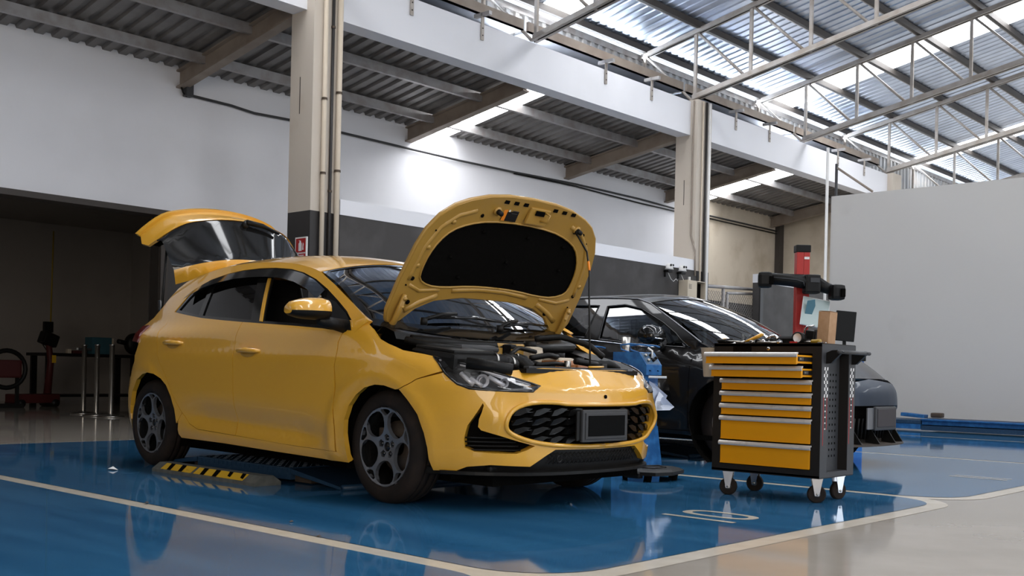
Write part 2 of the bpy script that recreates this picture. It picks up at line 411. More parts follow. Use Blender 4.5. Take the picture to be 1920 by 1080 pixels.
# pipes on the columns
def pipe(x, y, z0, z1, r, m, lb, clips=()):
    t = MB().cyl((x, y, z0), (x, y, z1), r, m, 12).build('wall_pipe'); tag(t, lb, 'pipe', 'pipes on the columns')
    for z in clips: MB().lathe([(r+.006, -.012), (r+.006, .012)], M_rus, 12, 'z', (x, y, z)).box((x, y+r, z), (.02, .03, .02), M_rus).build('pipe_clip', None, t)
pipe(7.09, 9.262, 0, 5.3, .026, M_pipe, 'cream pipe nearest the corner of the tall left column', (2.8, 3.6))
pipe(7.20, 9.278, 0, 5.3, .018, M_dcol, 'thin dark pipe between two cream pipes on the left column', (2.62, 4.4))
pipe(7.285, 9.262, 0, 5.3, .030, M_pipe, 'thicker cream pipe at the right edge of the left column', (2.85, 3.7))
pipe(14.60, 9.27, 0, 5.1, .014, M_pipe, 'thin cream conduit on the left half of the slim column front')
pipe(14.70, 9.268, 0, 5.1, .020, M_dcol, 'dark vertical pipe on the front of the slim column')
pipe(14.78, 9.265, 0, 5.1, .026, M_wht, 'white vertical pipe at the right edge of the slim column')
def cable(pts, r, m, name, lb, cat='cable'):
    o = MB().tube(pts, r, m, 8).build(name); return tag(o, lb, cat)
cable([(14.464, 9.36, 5.1), (14.464, 9.37, 4.7), (14.464, 9.37, 3.2), (14.464, 9.37, 2.95), (14.46, 9.28, 2.7), (14.46, 9.27, 2.3)], .013, M_raft, 'power_cable', 'brown cable running down the shaded side of the slim column')
jb = MB().box((7.10, 12.04, 4.14), (.10, .10, .16), M_gry, None, .01).build('junction_box'); tag(jb, 'small grey junction box high on the wall under the left rafter', 'junction box')
MB().tube([(7.0, 12.06, 4.2), (7.03, 12.04, 4.10), (7.08, 12.04, 4.06)], .012, M_blk, 6).build('cable_loop', None, jb)
cable([(7.15, 12.06, 4.09), (7.74, 12.06, 4.08), (8.09, 12.06, 4.05), (8.66, 12.06, 4.07), (9.49, 12.06, 4.06), (10.8, 12.06, 4.05), (11.9, 12.06, 4.045), (13.2, 12.06, 4.06), (14.84, 12.06, 4.10), (16.8, 12.06, 4.10), (18.05, 12.06, 4.07), (19.4, 12.06, 4.09), (22.3, 12.06, 4.09)], .017, M_gry, 'wall_conduit', 'long grey conduit running along the top of the white back wall', 'conduit')
cable([(13.2, 12.06, 4.04), (14.84, 12.06, 4.06), (16.8, 12.06, 4.02), (18.05, 12.06, 4.02), (19.4, 12.06, 4.03), (22.3, 12.06, 4.03)], .014, M_blk, 'wall_conduit', 'second thinner dark conduit just below the long grey one on the right', 'conduit')
# ------------------------------------------------------------------ low aisle roof
def sheet(name, x0, x1, ya, za, yb, zb, m, parent, pitch=.2, h=.035, axis='x', nr=None):
    """ribbed sheet spanning x0..x1, running from (ya,za) to (yb,zb)"""
    P = []; n = max(1, int(round((x1-x0)/pitch))); p = (x1-x0)/n
    for i in range(n):
        b = x0+i*p; P += [(b, 0), (b+.50*p, 0), (b+.58*p, h), (b+.92*p, h)]
    P.append((x1, 0)); vs = []; fs = []
    for (x, e) in P: vs += [(x, ya, za+e), (x, yb, zb+e)]
    for i in range(len(P)-1): fs.append((2*i, 2*i+2, 2*i+3, 2*i+1))
    mb = MB(); mb.add(vs, fs, m); return mb.build(name, m, parent)
LS = -.17
def lowz(y): return 4.73+LS*(y-9.8)
ca = MB().span((-2, 9.68, lowz(9.68)+.05), (22.6, 9.70, lowz(9.68)+.10), M_roofl).build('ceiling'); tag(ca, kind='structure')
LSKY = ((10.97, 11.70), (18.55, 19.25))
cuts = [-2.0+.8*i for i in range(16)] + [10.97, 11.70]+[11.70+.76*i for i in range(1, 10)]+[19.25]+[19.25+.8*i for i in range(1, 5)]
cuts = sorted(set(round(c, 3) for c in cuts if not (10.4 < c < 10.97)))
for a, b in zip(cuts, cuts[1:]):
    sk = any(abs(a-s[0]) < .05 or (a >= s[0]-.05 and b <= s[1]+.05) for s in LSKY)
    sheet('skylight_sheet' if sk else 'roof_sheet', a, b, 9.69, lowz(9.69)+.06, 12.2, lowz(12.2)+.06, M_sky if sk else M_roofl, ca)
for y in (10.57, 11.55):
    z = lowz(y)
    MB().span((-2, y-.03, z-.07), (22.4, y+.03, z+.05), M_lpurl).build('purlin', None, ca)
for i, (x, lb) in enumerate(((7.03, 'brown sloping rafter under the low roof at the left column'), (10.85, 'brown sloping rafter beside the bright strip of the low roof'),
              (14.62, 'brown sloping rafter meeting the slim column'), (17.75, 'brown sloping rafter seen right of the slim column'), (22.0, 'farthest sloping rafter in the dark corner'))):
    t = thing('roof_rafter', lb, 'rafter', (x, 9.72, lowz(9.72)-.09), 0, 'rafters of the low roof')
    L = 2.44; dz = -L*.165
    def bar(a0, a1, zo, zh): return [(a0, 0, zo), (a1, 0, zo), (a1, L, zo+dz), (a0, L, zo+dz), (a0, 0, zo+zh), (a1, 0, zo+zh), (a1, L, zo+zh+dz), (a0, L, zo+zh+dz)]
    BF6 = [(0, 1, 2, 3), (4, 7, 6, 5), (0, 4, 5, 1), (1, 5, 6, 2), (2, 6, 7, 3), (3, 7, 4, 0)]
    m1 = MB(); m1.add(bar(-.015, .015, -.10, .20), BF6, M_raft); m1.build('web', None, t)
    for zo in (-.11, .095):
        m1 = MB(); m1.add(bar(-.065, .065, zo, .02), BF6, M_raft); m1.build('rafter_flange', None, t)
# ------------------------------------------------------------------ high hall roof
HS = .205
def hz(y): return 6.16+HS*(10.45-y)
YR = -4.0
ch = MB().span((-8, YR-.1, hz(YR)+.02), (32, YR+.1, hz(YR)+.12), M_roofm).build('ceiling'); tag(ch, kind='structure')
HSKY = ((4.9, 5.8), (11.95, 12.65), (18.85, 19.72), (25.95, 26.9))
xs = [-8.0]
while xs[-1] < 32:
    n = xs[-1]+.8
    for s in HSKY:
        if xs[-1] < s[0]-.001 and n > s[0]: n = s[0]
        if abs(xs[-1]-s[0]) < .001: n = s[1]
    xs.append(n)
for a, b in zip(xs, xs[1:]):
    sk = any(abs(a-s[0]) < .001 for s in HSKY)
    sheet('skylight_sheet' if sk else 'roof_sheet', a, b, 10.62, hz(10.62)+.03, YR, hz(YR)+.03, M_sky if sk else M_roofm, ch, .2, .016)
for i in range(20):
    a = -8+2*i; sk = i in (3, 6, 10, 13, 17)
    sheet('skylight_sheet' if sk else 'roof_sheet', a, a+(1.0 if sk else 2), YR, hz(YR)+.03, -10.2, hz(YR)+.03-6.2*HS, M_sky if sk else M_roofm, ch, .2, .016)
    if sk: sheet('roof_sheet', a+1, a+2, YR, hz(YR)+.03, -10.2, hz(YR)+.03-6.2*HS, M_roofm, ch, .2, .03)
py = [10.42-1.03*i for i in range(14)]
for y in py: MB().span((-8, y-.03, hz(y)-.08), (32, y+.03, hz(y)+.02), M_purl).span((-8, y+.03, hz(y)-.08), (32, y+.055, hz(y)-.06), M_lpurl).build('purlin', None, ch)
# cladding strip above the beams
wc = tag(MB().span((2, 10.56, 4.70), (32, 10.60, 4.78), M_purl).span((2, 10.54, 5.98), (32, 10.60, 6.075), M_lpurl).build('wall_cladding'), kind='structure')
for i in range(37):
    a = 2+.8*i; P = []
    for k in range(4):
        b = a+.2*k; P += [(b, 0), (b+.09, 0), (b+.105, -.03), (b+.185, -.03)]
    P.append((a+.8, 0)); mb = MB()
    mb.add([q for (x, e) in P for q in ((x, 10.58+e, 4.7), (x, 10.58+e, 5.98))], [(2*j, 2*j+2, 2*j+3, 2*j+1) for j in range(len(P)-1)], M_clad)
    mb.build('cladding_sheet', M_clad, wc)
for a, b, lb in ((3, 7, 'grey steel channel above the beam left of the tall column'), (7.0, 10.7, 'grey steel channel above the beam between the tall column and the first truss'), (10.8, 14.6, 'grey steel channel above the beam ending at the slim column'),
                 (14.7, 18.35, 'grey steel channel above the beam right of the slim column'), (18.45, 22.2, 'far grey steel channel above the beam near the white pole')):
    t = MB().span((a, 9.66, 5.33), (b, 9.70, 5.47), M_raft).span((a, 9.66, 5.33), (b, 9.98, 5.345), M_roofm).span((a, 9.95, 5.28), (b, 9.99, 5.345), M_purl).build('steel_channel'); tag(t, lb, 'channel', 'steel channels above the beam')
# trusses: parallel chords that rise towards the hall
TL = {7.0: 'truss at the tall left column, mostly above the picture', 10.72: 'leftmost roof truss in view, meeting the middle of the long white beam', 14.62: 'roof truss that starts at the top of the slim column',
      18.4: 'roof truss crossing in front of the bright roof strip', 22.2: 'lowest roof truss at right, just above the white partition', 26.0: 'farthest roof truss, behind the partition edge'}
for tx, lb in TL.items():
    t = thing('roof_truss', lb, 'truss', (tx, 9.3, 5.1), 0, 'roof trusses of the hall')
    def P(y, z): return Vector((0, y-9.3, z-5.1))
    def bz(y): return 5.17+.2*(9.35-y)
    def tz(y): return hz(y)-.16
    y1 = -3.6
    def chord(name, ya, za, yb, zb, w, h):
        m1 = MB()
        for sx in (-1, 1):
            for (zo, hh, x0, x1) in ((0, h, .012, .022), (0, .012, .012, w)):
                a, b = P(ya, za+zo), P(yb, zb+zo)
                vs = [(sx*x0, a.y, a.z), (sx*x1, a.y, a.z), (sx*x1, b.y, b.z), (sx*x0, b.y, b.z)]; vs += [(q[0], q[1], q[2]+hh) for q in vs]
                m1.add(vs, [(0, 1, 2, 3), (4, 7, 6, 5), (0, 4, 5, 1), (1, 5, 6, 2), (2, 6, 7, 3), (3, 7, 4, 0)], M_truss)
        return m1.build(name, None, t)
    chord('bottom_chord', 9.5, bz(9.5), y1, bz(y1), .07, .10); chord('top_chord', 10.52, tz(10.52), y1, tz(y1), .06, .09)
    prev = None
    for k, y in enumerate([10.45-1.0*i for i in range(14)]):
        lo = max(bz(y), 5.1) if y < 9.6 else 4.75
        m1 = MB(); a, b = P(y, lo), P(y, tz(y)+.05); m1.span((-.02, a.y-.025, a.z), (.02, a.y+.025, b.z), M_truss); m1.build('truss_post', None, t)
        if y-1.0 > y1:
            a, b = P(y-.03, tz(y)+.03), P(y-.93, max(bz(y-.93)+.03, 5.15))
            MB().tube([a, b], .026, M_truss, 4).build('truss_diagonal', None, t)
tag(MB().cyl((15.93, 7.78, 0), (15.93, 7.78, 4.40), .024, M_wht, 12).build('pole'), 'thin white vertical pole at the left edge of the white partition', 'pole')
br = thing('wall_brace', 'grey triangular steel brace above the partition corner', 'brace', (16.05, 7.70, 3.63))
MB().span((-.02, -.03, 0), (.02, .0, .52), M_gry).build('upright', None, br)
MB().tube([(0, -.02, .46), (0, -.62, .02)], .02, M_raft, 6).build('strut', None, br)
# ------------------------------------------------------------------ fence gate between the slim column and the far half wall
fe = thing('mesh_gate', 'grey pipe gate with chain link mesh right of the slim column', 'gate', (14.92, 9.55, 0))
MB().cyl((0, 0, 2.20), (1.95, 0, 2.27), .03, M_lpurl, 10).build('top_rail', None, fe)
for x, z in ((.86, 2.2), (.99, 2.12)): MB().cyl((x, 0, 0), (x, 0, z), .028, M_lpurl, 10).build('gate_post', None, fe)
MB().cyl((.99, 0, 2.14), (1.95, 0, 2.19), .025, M_lpurl, 10).build('gate_rail', None, fe)
mb = MB(); g = .075
for k in range(-30, 24):
    for s in (1, -1):
        # diagonal wires clipped to the frame
        pts = []
        x0 = k*g; 
        a, b = (x0, 0.0), (x0+2.15, 2.15)
        if s < 0: a, b = (1.95-x0, 0.0), (1.95-x0-2.15, 2.15)
        t0, t1 = 0., 1.
        dx = b[0]-a[0]
        for lim, sg in ((0, 1), (1.95, -1)):
            tt = (lim-a[0])/dx
            if dx*sg > 0: t0 = max(t0, tt)
            else: t1 = min(t1, tt)
        if t1-t0 > .02: mb.tube([(a[0]+dx*t0, .01*s, 2.15*t0), (a[0]+dx*t1, .01*s, 2.15*t1)], .0035, M_lpurl, 3, False)
tag(mb.build('mesh_wires', None, fe), kind='stuff')
wp = MB().span((16.555, 9.275, 0), (16.66, 9.43, 2.37), M_dcol).build('gate_jamb'); tag(wp, 'dark painted jamb at the right side of the mesh gate', 'jamb')
dp = MB().span((22.20, 11.98, 2.0), (22.395, 12.095, 4.3), M_purl).build('corner_post'); tag(dp, 'dark steel post in the far beige corner', 'post')
# red cabinet glimpsed through the mesh
rc = MB().span((20.6, 12.6, 0), (20.95, 12.9, 1.7), M_red).build('red_post'); tag(rc, 'dim red post glimpsed behind the chain link mesh', 'post')
# ------------------------------------------------------------------ car body surfaces
def csp(x, pts):
    n = len(pts)
    if x <= pts[0][0]: return pts[0][1]
    if x >= pts[-1][0]: return pts[-1][1]
    i = 0
    while x > pts[i+1][0]: i += 1
    x0, y0 = pts[i]; x1, y1 = pts[i+1]; h = x1-x0
    def sl(k):
        if k <= 0: return (pts[1][1]-pts[0][1])/(pts[1][0]-pts[0][0])
        if k >= n-1: return (pts[-1][1]-pts[-2][1])/(pts[-1][0]-pts[-2][0])
        a = (pts[k][1]-pts[k-1][1])/(pts[k][0]-pts[k-1][0]); b = (pts[k+1][1]-pts[k][1])/(pts[k+1][0]-pts[k][0])
        return 0. if a*b <= 0 else 2*a*b/(a+b)
    m0, m1 = sl(i), sl(i+1); t = (x-x0)/h
    return (2*t**3-3*t**2+1)*y0+(t**3-2*t**2+t)*h*m0+(-2*t**3+3*t**2)*y1+(t**3-t**2)*h*m1
TF = [(0, 0), (.16, .003), (.32, .014), (.48, .04), (.6, .075), (.7, .122), (.78, .18), (.85, .26), (.905, .36), (.945, .48), (.972, .62), (.99, .80), (1.0, 1.0)]
class Shell:
    """car-body surface: b back from the front axle, l to the right-hand side, z up"""
    def __init__(s, BF, BR, WZ, FT, B0, B1, NB, NW, WH, ZR, LB, LT, ZB, zrl):
        s.BF, s.BR, s.WZ, s.FT, s.B0, s.B1, s.WH, s.ZR, s.LB, s.LT, s.ZB, s.zrl = BF, BR, WZ, FT, B0, B1, WH, ZR, LB, LT, ZB, zrl
        fs = [0.]
        for (a, b), (c, d) in zip(TF, TF[1:]): fs.append(fs[-1]+math.hypot((c-a)*NW, (d-b)*NB))
        s.SF = fs[-1]; s.SR = s.SF+B1-B0; s.SE = s.SR+s.SF
        s.tl = [(q, p[0]) for q, p in zip(fs, TF)]; s.tb = [(q, p[1]) for q, p in zip(fs, TF)]
    def bump(s, b, l, z):
        d = 0.; zt = csp(b, s.FT)-.09
        if z > zt: d -= .055*min(1.05, (z-zt)/.09)**2
        k = max(0, min(1, (b-.35)/.3))*max(0, min(1, (s.WH[1][0]-.45-b)/.4))
        zc = .325+.05*(b-.4)/1.5; d -= .032*math.exp(-((z-zc)/(.085 if z > zc else .05))**2)*k
        for wb, wz in s.WH:
            r = math.hypot(b-wb, z-wz)
            if r < .5 and z > .2: d += .016*math.exp(-((r-.375)/.04)**2)
        return d
    def __call__(s, q, z):
        sg = 1
        if q < 0: q = -q; sg = -1
        w = csp(z, s.WZ)
        if q <= s.SF:
            bf = csp(z, s.BF); b = bf+(s.B0-bf)*csp(q, s.tb); ln = csp(q, s.tl)
        elif q <= s.SR: b = s.B0+(q-s.SF); ln = 1.
        else:
            q = s.SE-q; br = csp(z, s.BR); b = br-(br-s.B1)*csp(q, s.tb); ln = csp(q, s.tl)
        k = max(0., (ln-.8)/.2)
        return Vector((b, sg*(ln*w+k*s.bump(b, ln*w, z)), z))
    def gw(s, b, z):
        lb = csp(b, s.LB); lt = csp(max(b, 1.3), s.LT)
        t = (z-s.ZB)/((csp(b, s.ZR) if b > 1.3 else s.zrl)-s.ZB)
        return lb+(lt-lb)*(max(t, -.2)*.8+.2*t*abs(t))
    def side(s, b, z):
        if s.B0 <= b <= s.B1: lo = s(s.SF+b-s.B0, z).y
        else:
            if b < s.B0: bf = csp(z, s.BF); bn = max(0., (b-bf)/(s.B0-bf))
            else: br = csp(z, s.BR); bn = max(0., (br-b)/(br-s.B1))
            a, c = 0., s.SF
            for _ in range(24):
                m = (a+c)/2
                if csp(m, s.tb) < bn: a = m
                else: c = m
            ln = csp(a, s.tl); w = csp(z, s.WZ); k = max(0., (ln-.8)/.2); lo = ln*w+k*s.bump(b, ln*w, z)
        if z < s.ZB-.04 or b < .1: return lo
        t = min(1, (z-s.ZB+.04)/.10); t = t*t*(3-2*t)
        return lo*(1-t)+s.gw(b, z)*t
BRT = [(.12, 3.1), (.2, 3.2), (.35, 3.26), (.5, 3.27), (.62, 3.24), (.7, 3.25), (.9, 3.22), (1.0, 3.12)]
WZT = [(.12, .80), (.2, .838), (.25, .856), (.32, .868), (.42, .876), (.55, .878), (.68, .884), (.755, .889), (.775, .885), (.80, .877), (.85, .866), (.92, .848), (.98, .82), (1.05, .78)]
S1 = Shell([(.12, -.73), (.18, -.785), (.24, -.80), (.32, -.805), (.42, -.812), (.5, -.825), (.565, -.822), (.618, -.818), (.632, -.812), (.642, -.800), (.67, -.766), (.715, -.720), (.74, -.68), (.80, -.57), (.9, -.37), (1.0, -.18)],
           BRT, WZT, [(-.9, .70), (-.55, .735), (-.3, .80), (-.12, .86), (.05, 1.02), (.3, 1.15), (3.5, 1.2)], .45, 2.25, .45+.81, .88, [(0, .298), (2.57, .298)],
           [(.2, .98), (.45, 1.12), (.75, 1.27), (1.0, 1.345), (1.3, 1.375), (1.7, 1.375), (2.1, 1.35), (2.5, 1.30), (2.8, 1.24), (3.1, 1.15)],
           [(.2, .835), (1.2, .845), (1.8, .835), (2.3, .805), (2.7, .755), (3.1, .68)], [(.2, .76), (.5, .69), (.9, .635), (1.3, .61), (2.0, .60), (2.5, .57), (3.1, .52)], .93, 1.375)

# ------------------------------------------------------------------ wheels
def polar(r, deg): return (r*math.cos(R(deg)), r*math.sin(R(deg)))
def rim_panel(name, m, parent, y, style):
    hs = []
    for k in range(5):
        a = 90+72*k
        if style == 0:
            mid = a+36
            hs.append(smooth_poly([polar(.197, mid-18), polar(.199, mid), polar(.197, mid+18), polar(.165, mid+29), polar(.112, mid+31), polar(.078, mid+17), polar(.073, mid), polar(.078, mid-17), polar(.112, mid-31), polar(.165, mid-29)], 1))
            hs.append(smooth_poly([polar(.197, a-14), polar(.199, a), polar(.197, a+14), polar(.163, a+2.5), polar(.163, a-2.5)], 1))
            hs.append([polar(.060, a-19), polar(.067, a), polar(.060, a+19), polar(.036, a+23), polar(.031, a), polar(.036, a-23)])
        else:
            hs.append(smooth_poly([polar(.192, a-22), polar(.196, a), polar(.192, a+14), polar(.07, a+10), polar(.07, a-20)], 1))
    hs.append([polar(.026, 30*k) for k in range(12)])
    o = [polar(.206, 360*k/48) for k in range(48)]
    def fn(u, v):
        r = math.hypot(u, v); return (u, y-.018*math.exp(-(r/.09)**2)+(.006 if r > .196 else 0), v)
    return panel(name, o, fn, m, parent, hs, .022, .022, (0, y-1*(1 if y > 0 else -1), 0))
def make_wheel(parent, b, l, z, rad, sgn, style=0, rimscale=1.0):
    """tire with its rim, disc and bolts; sgn is the outer side"""
    wd = .098
    pr = [(.205, -.09), (.235, -wd), (rad-.03, -wd+.004), (rad-.008, -wd+.022), (rad, -wd+.045), (rad, -.048), (rad-.008, -.044), (rad, -.040), (rad, -.012), (rad-.008, -.008), (rad-.008, .0), (rad, .004), (rad, .034), (rad-.008, .038), (rad, .044), (rad, wd-.045), (rad-.008, wd-.022), (rad-.03, wd-.004), (.235, wd), (.214, wd-.006), (.207, wd-.02)]
    t = MB().lathe(pr, M_rub, 48, 'y').build('tire', None, parent, (b, l-sgn*wd, z))
    m1 = MB().lathe([(.207, -.09*1), (.190, -.085), (.185, sgn*.02), (.205, sgn*(wd-.018))], M_gbk, 40, 'y').lathe([(.0, -sgn*.055), (.19, -sgn*.055)], M_mbk, 32, 'y')
    m1.build('wheel_barrel', None, t)
    r = rim_panel('rim', M_sil, t, sgn*(wd-.014), style)
    MB().lathe([(.05, -sgn*.02), (.135, -sgn*.02), (.135, -sgn*.005), (.05, -sgn*.005)], M_rus, 32, 'y').build('brake_disc', None, t)
    MB().box((.105, -sgn*.004, .03), (.06, .05, .13), M_rus, None, .012).build('brake_caliper', None, t)
    m1 = MB()
    for k in range(5): q = polar(.046, 90+72*k); m1.cyl((q[0], sgn*(wd-.055), q[1]), (q[0], sgn*(wd-.028), q[1]), .010, M_gbk, 6)
    m1.cyl((0, sgn*(wd-.06), 0), (0, sgn*(wd-.034), 0), .024, M_gbk, 20); m1.lathe([(.07, sgn*(wd-.06)), (0, sgn*(wd-.06))], M_gbk, 20, 'y').build('hub', None, t)
    return t

# ------------------------------------------------------------------ the yellow hatchback
CAR = thing('hatchback_car', 'bright yellow hatchback with its hood and tailgate raised', 'car', (4.465, 4.199, 0), R(90-2.4))
def S(q, z): return S1(q, z)
def Sd(sg): return lambda b, z: Vector((b, sg*S1.side(b, z), z))
HL = [(.885, .772), (.70, .729), (.565, .684), (.424, .636), (.472, .609), (.661, .609), (.791, .618), (.845, .638), (.879, .69)]
NOSE = [(.0, .724), (.32, .726), (.50, .712), (.552, .703)]
bump_half = NOSE+[(.60, .692), (.565, .684), (.424, .634), (.472, .606), (.661, .606), (.791, .615), (.845, .635), (.885, .692), (1.065, .655), (1.19, .602), (1.14, .553), (1.075, .48), (1.03, .39), (1.01, .315), (1.005, .257), (.985, .203), (.86, .208), (.80, .231), (.68, .243), (.475, .235), (.385, .287), (.325, .318), (0, .314)]
GR = [(0, .330), (.11, .330), (.315, .338), (.45, .355), (.535, .379), (.59, .404), (.615, .430), (.618, .466), (.595, .508), (.54, .539), (.46, .556), (.34, .556), (.265, .546), (0, .545)]
FOG = [(.728, .548), (.762, .495), (.797, .434), (.812, .366), (.808, .326), (.762, .307), (.662, .301), (.545, .30), (.49, .318), (.447, .338), (.535, .360), (.632, .387), (.69, .402), (.73, .414), (.745, .430), (.746, .468), (.725, .535)]
def full(P): return P+[(-a, b) for a, b in P[::-1] if abs(a) > 1e-6]
grille_poly = smooth_poly(full(GR), 1)
def Sfin(q, z):
    """bumper surface: the rim around the grille stands proud and the corner intake sinks in"""
    p = S1(q, z); a = abs(q)
    k = math.exp(-((a-.66)/.07)**2)*math.exp(-((z-.46)/.10)**2)*.03
    return p+Vector((-k, (.3 if q > 0 else -.3)*k, 0))
bum = panel('front_bumper', full(bump_half), Sfin, M_yel, CAR, [grille_poly, FOG, mirror(FOG)], .032, .03, hflange=.06)
loop_tube('grille_rim', grille_poly, lambda u, v: Sfin(u, v)+Vector((-.002, 0, 0)), .012, M_yel, bum, True, 8)
MB().cyl((-.826, -.012, .585), (-.806, -.012, .585), .010, M_mbk, 12).build('tow_eye_cover', None, bum)
# black inserts behind the openings
gri = panel('grille', smooth_poly(full([(a*1.06, .445+(b-.445)*1.1) for a, b in GR]), 1), S, M_mbk, CAR, (), .06, 0, off=-.055)
M_scl = mat('grille_black', (.006, .006, .006), .25, 0, .3)
mb = MB()
for i, z in enumerate((.375, .42, .465, .51)):
    for s0, s1 in ((-.57, .57),):
        Q = [(-.56+1.12*k/24, z) for k in range(25)]
        mb.tube([S(q, zz+.006*math.sin(q*9)) + Vector((.032, 0, 0)) for q, zz in Q], .005, M_gbk, 4)
mb.build('grille_bar', None, gri)
for sgx in (1, -1):
    for i in range(4):
        for j in range(4):
            q = sgx*(.20+.105*i); z = .352+.047*j; 
            if abs(q) > .5 and (z < .39 or z > .5): continue
            p = [S(q-sgx*.05, z+.03), S(q-sgx*.01, z+.034), S(q+sgx*.035, z+.022), S(q+sgx*.052, z-.006), S(q+sgx*.02, z-.004), S(q-sgx*.02, z+.012)]
            m1 = MB(); vs = [v+Vector((.012, 0, 0)) for v in p]+[v+Vector((.042, 0, 0)) for v in p]
            m1.add(vs, [(0, 1, 2, 3, 4, 5), (11, 10, 9, 8, 7, 6)]+[(a, (a+1) % 6, 6+(a+1) % 6, 6+a) for a in range(6)], M_scl); m1.build('grille_scale', None, gri)
for sg in (1, -1):
    F2 = [(sg*a, b) for a, b in FOG]
    fg = panel('corner_intake', [(sg*(.65+(a-.65)*1.12), .42+(b-.42)*1.1) for a, b in FOG], S, M_mbk, CAR, (), .06, 0, off=-.05)
    m1 = MB()
    for k in range(4):
        z = .315+.020*k; qa, qb = (.50+.012*k if z < .40 else .742), .80-.004*k
        if z > .41: qa = .748
        m1.tube([S(sg*(qa+(qb-qa)*t/6), z)+Vector((.035, 0, 0)) for t in range(7)], .0055, M_blk, 4)
    m1.build('intake_slat', None, fg)
LOW = [(0, .318), (.33, .322), (.39, .29), (.485, .235), (.68, .243), (.80, .231), (.86, .208), (.82, .185), (0, .19)]
low = panel('lower_grille', full(LOW), S, M_blk, CAR, (), .05, .02, off=-.03)
m1 = MB()
for k in range(26):
    q0 = -.36+.03*k
    for d in (-1, 1):
        a, b = q0, q0+d*.055
        if abs(b) < .37 and abs(a) < .37: m1.tube([S(a, .30)+Vector((.018, 0, 0)), S(b, .245)+Vector((.018, 0, 0))], .003, M_blk, 3)
m1.build('lower_mesh', None, low)
MB().lathe([(.018, 0), (.018, .004), (.014, .004), (.014, 0)], M_gry, 20, 'x', S(.30, .272)+Vector((-.004, 0, 0))).build('tow_cap', None, low)
lip = [(q, .198) for q in [-.95+1.9*k/40 for k in range(41)]]
m1 = MB(); vs = []
for q, z in lip:
    p = S(q, .20); n = Vector((-.03, .0, 0)) if abs(q) < .6 else Vector((-.01, .015*(1 if q > 0 else -1), 0))
    vs += [p+n*.7+Vector((0, 0, .006)), p+n*.7+Vector((0, 0, -.010)), p+Vector((.12, 0, -.02)), p+Vector((.12, 0, .02))]
m1.add(vs, [(4*i+a, 4*i+(a+1) % 4, 4*i+4+(a+1) % 4, 4*i+4+a) for i in range(len(lip)-1) for a in range(4)], M_blk, False); m1.build('front_lip', None, CAR)
# number plate: black panel in a black holder
pl = MB().box((-.845, 0.02, .437), (.02, .36, .165), M_gry, None, .006).box((-.835, .12, .437), (.012, .22, .15), M_blk, None, .004).build('plate_holder', None, CAR)
MB().box((-.857, 0.02, .437), (.008, .325, .135), M_gry, None, .003).build('plate_frame', None, pl)
MB().box((-.863, 0.02, .437), (.004, .29, .105), mat('plate_black', (.003, .003, .003), .7, 0, .08), None, .001).build('number_plate', None, pl)
# headlights
for sg in (1, -1):
    P = [(sg*a, b) for a, b in HL]
    hl = panel('headlight', P, S, M_gclr, CAR, (), .03, 0, off=.003)
    panel('lamp_housing', P, S, M_gry, hl, (), .05, .0, off=-.055)
    loop_tube('lamp_seal', P, S, .006, M_gbk, hl, True, 5)
    def at(q, z, d): return S(sg*q, z)+Vector((.6, -.4*sg, 0))*d
    for (q, z, rr, dd) in ((.70, .656, .033, .05), (.60, .648, .024, .045)):
        c = at(q, z, dd); c2 = at(q, z, dd-.03)
        m1 = MB(); m1.tube([c, c2], rr, M_lens, 18, False, [rr*.6, rr]); m1.tube([c, at(q, z, dd-.012)], rr*.62, M_gclr, 14); m1.build('lamp_projector', None, hl)
    for (a, b, w) in (((.79, .69), (.76, .635), .012), ((.75, .668), (.72, .628), .010), ((.66, .70), (.52, .640), .006), ((.655, .675), (.61, .632), .012)):
        m1 = MB(); m1.tube([at(a[0], a[1], .03), at((a[0]+b[0])/2, (a[1]+b[1])/2, .022), at(b[0], b[1], .03)], w, M_lens, 6); m1.build('lamp_reflector', None, hl)
    m1 = MB(); m1.tube([at(.86, .755, .012), at(.72, .722, .012), at(.60, .684, .012), at(.47, .641, .012)], .006, M_lens, 6); m1.build('light_strip', None, hl)
    m1 = MB(); m1.tube([at(.44, .632, .012), at(.50, .618, .012), at(.60, .616, .012)], .007, M_sil, 6); m1.build('light_strip', None, hl)
# fenders, doors, quarter panels
FEN = [(.89, .70), (.889, .775), (.945, .785), (1.066, .802), (1.145, .835), (1.215, .868), (1.245, .925), (1.29, .955), (1.40, .965)]
cowl = S1.SF-.45
farch = [(.25, .198), (.248, .277), (.255, .353), (.246, .429), (.209, .506), (.15, .565), (.08, .605), (0, .622), (-.067, .620), (-.15, .601)]
rarch = [(2.871, .323), (2.845, .407), (2.782, .509), (2.68, .592), (2.56, .632), (2.45, .645), (2.36, .638), (2.27, .608), (2.20, .565), (2.135, .492), (2.09, .412), (2.073, .32), (2.057, .251)]
def to_s(b): return S1.SF+(b-.45) if b > .45 else None
def bz2s(b, z):
    bf = csp(z, S1.BF); bn = max(0., (b-bf)/(S1.B0-bf)); a, c = 0., S1.SF
    for _ in range(30):
        m = (a+c)/2
        if csp(m, S1.tb) < bn: a = m
        else: c = m
    return a
fen = FEN+[(bz2s(b, z), z) for b, z in ((.31, .962), (.262, .93), (.305, .885), (.32, .842), (.310, .77), (.325, .712), (.32, .531), (.32, .388), (.325, .258), (.30, .215))]+[(bz2s(b, z), z) for b, z in farch]+[(1.195, .604), (1.068, .658)]
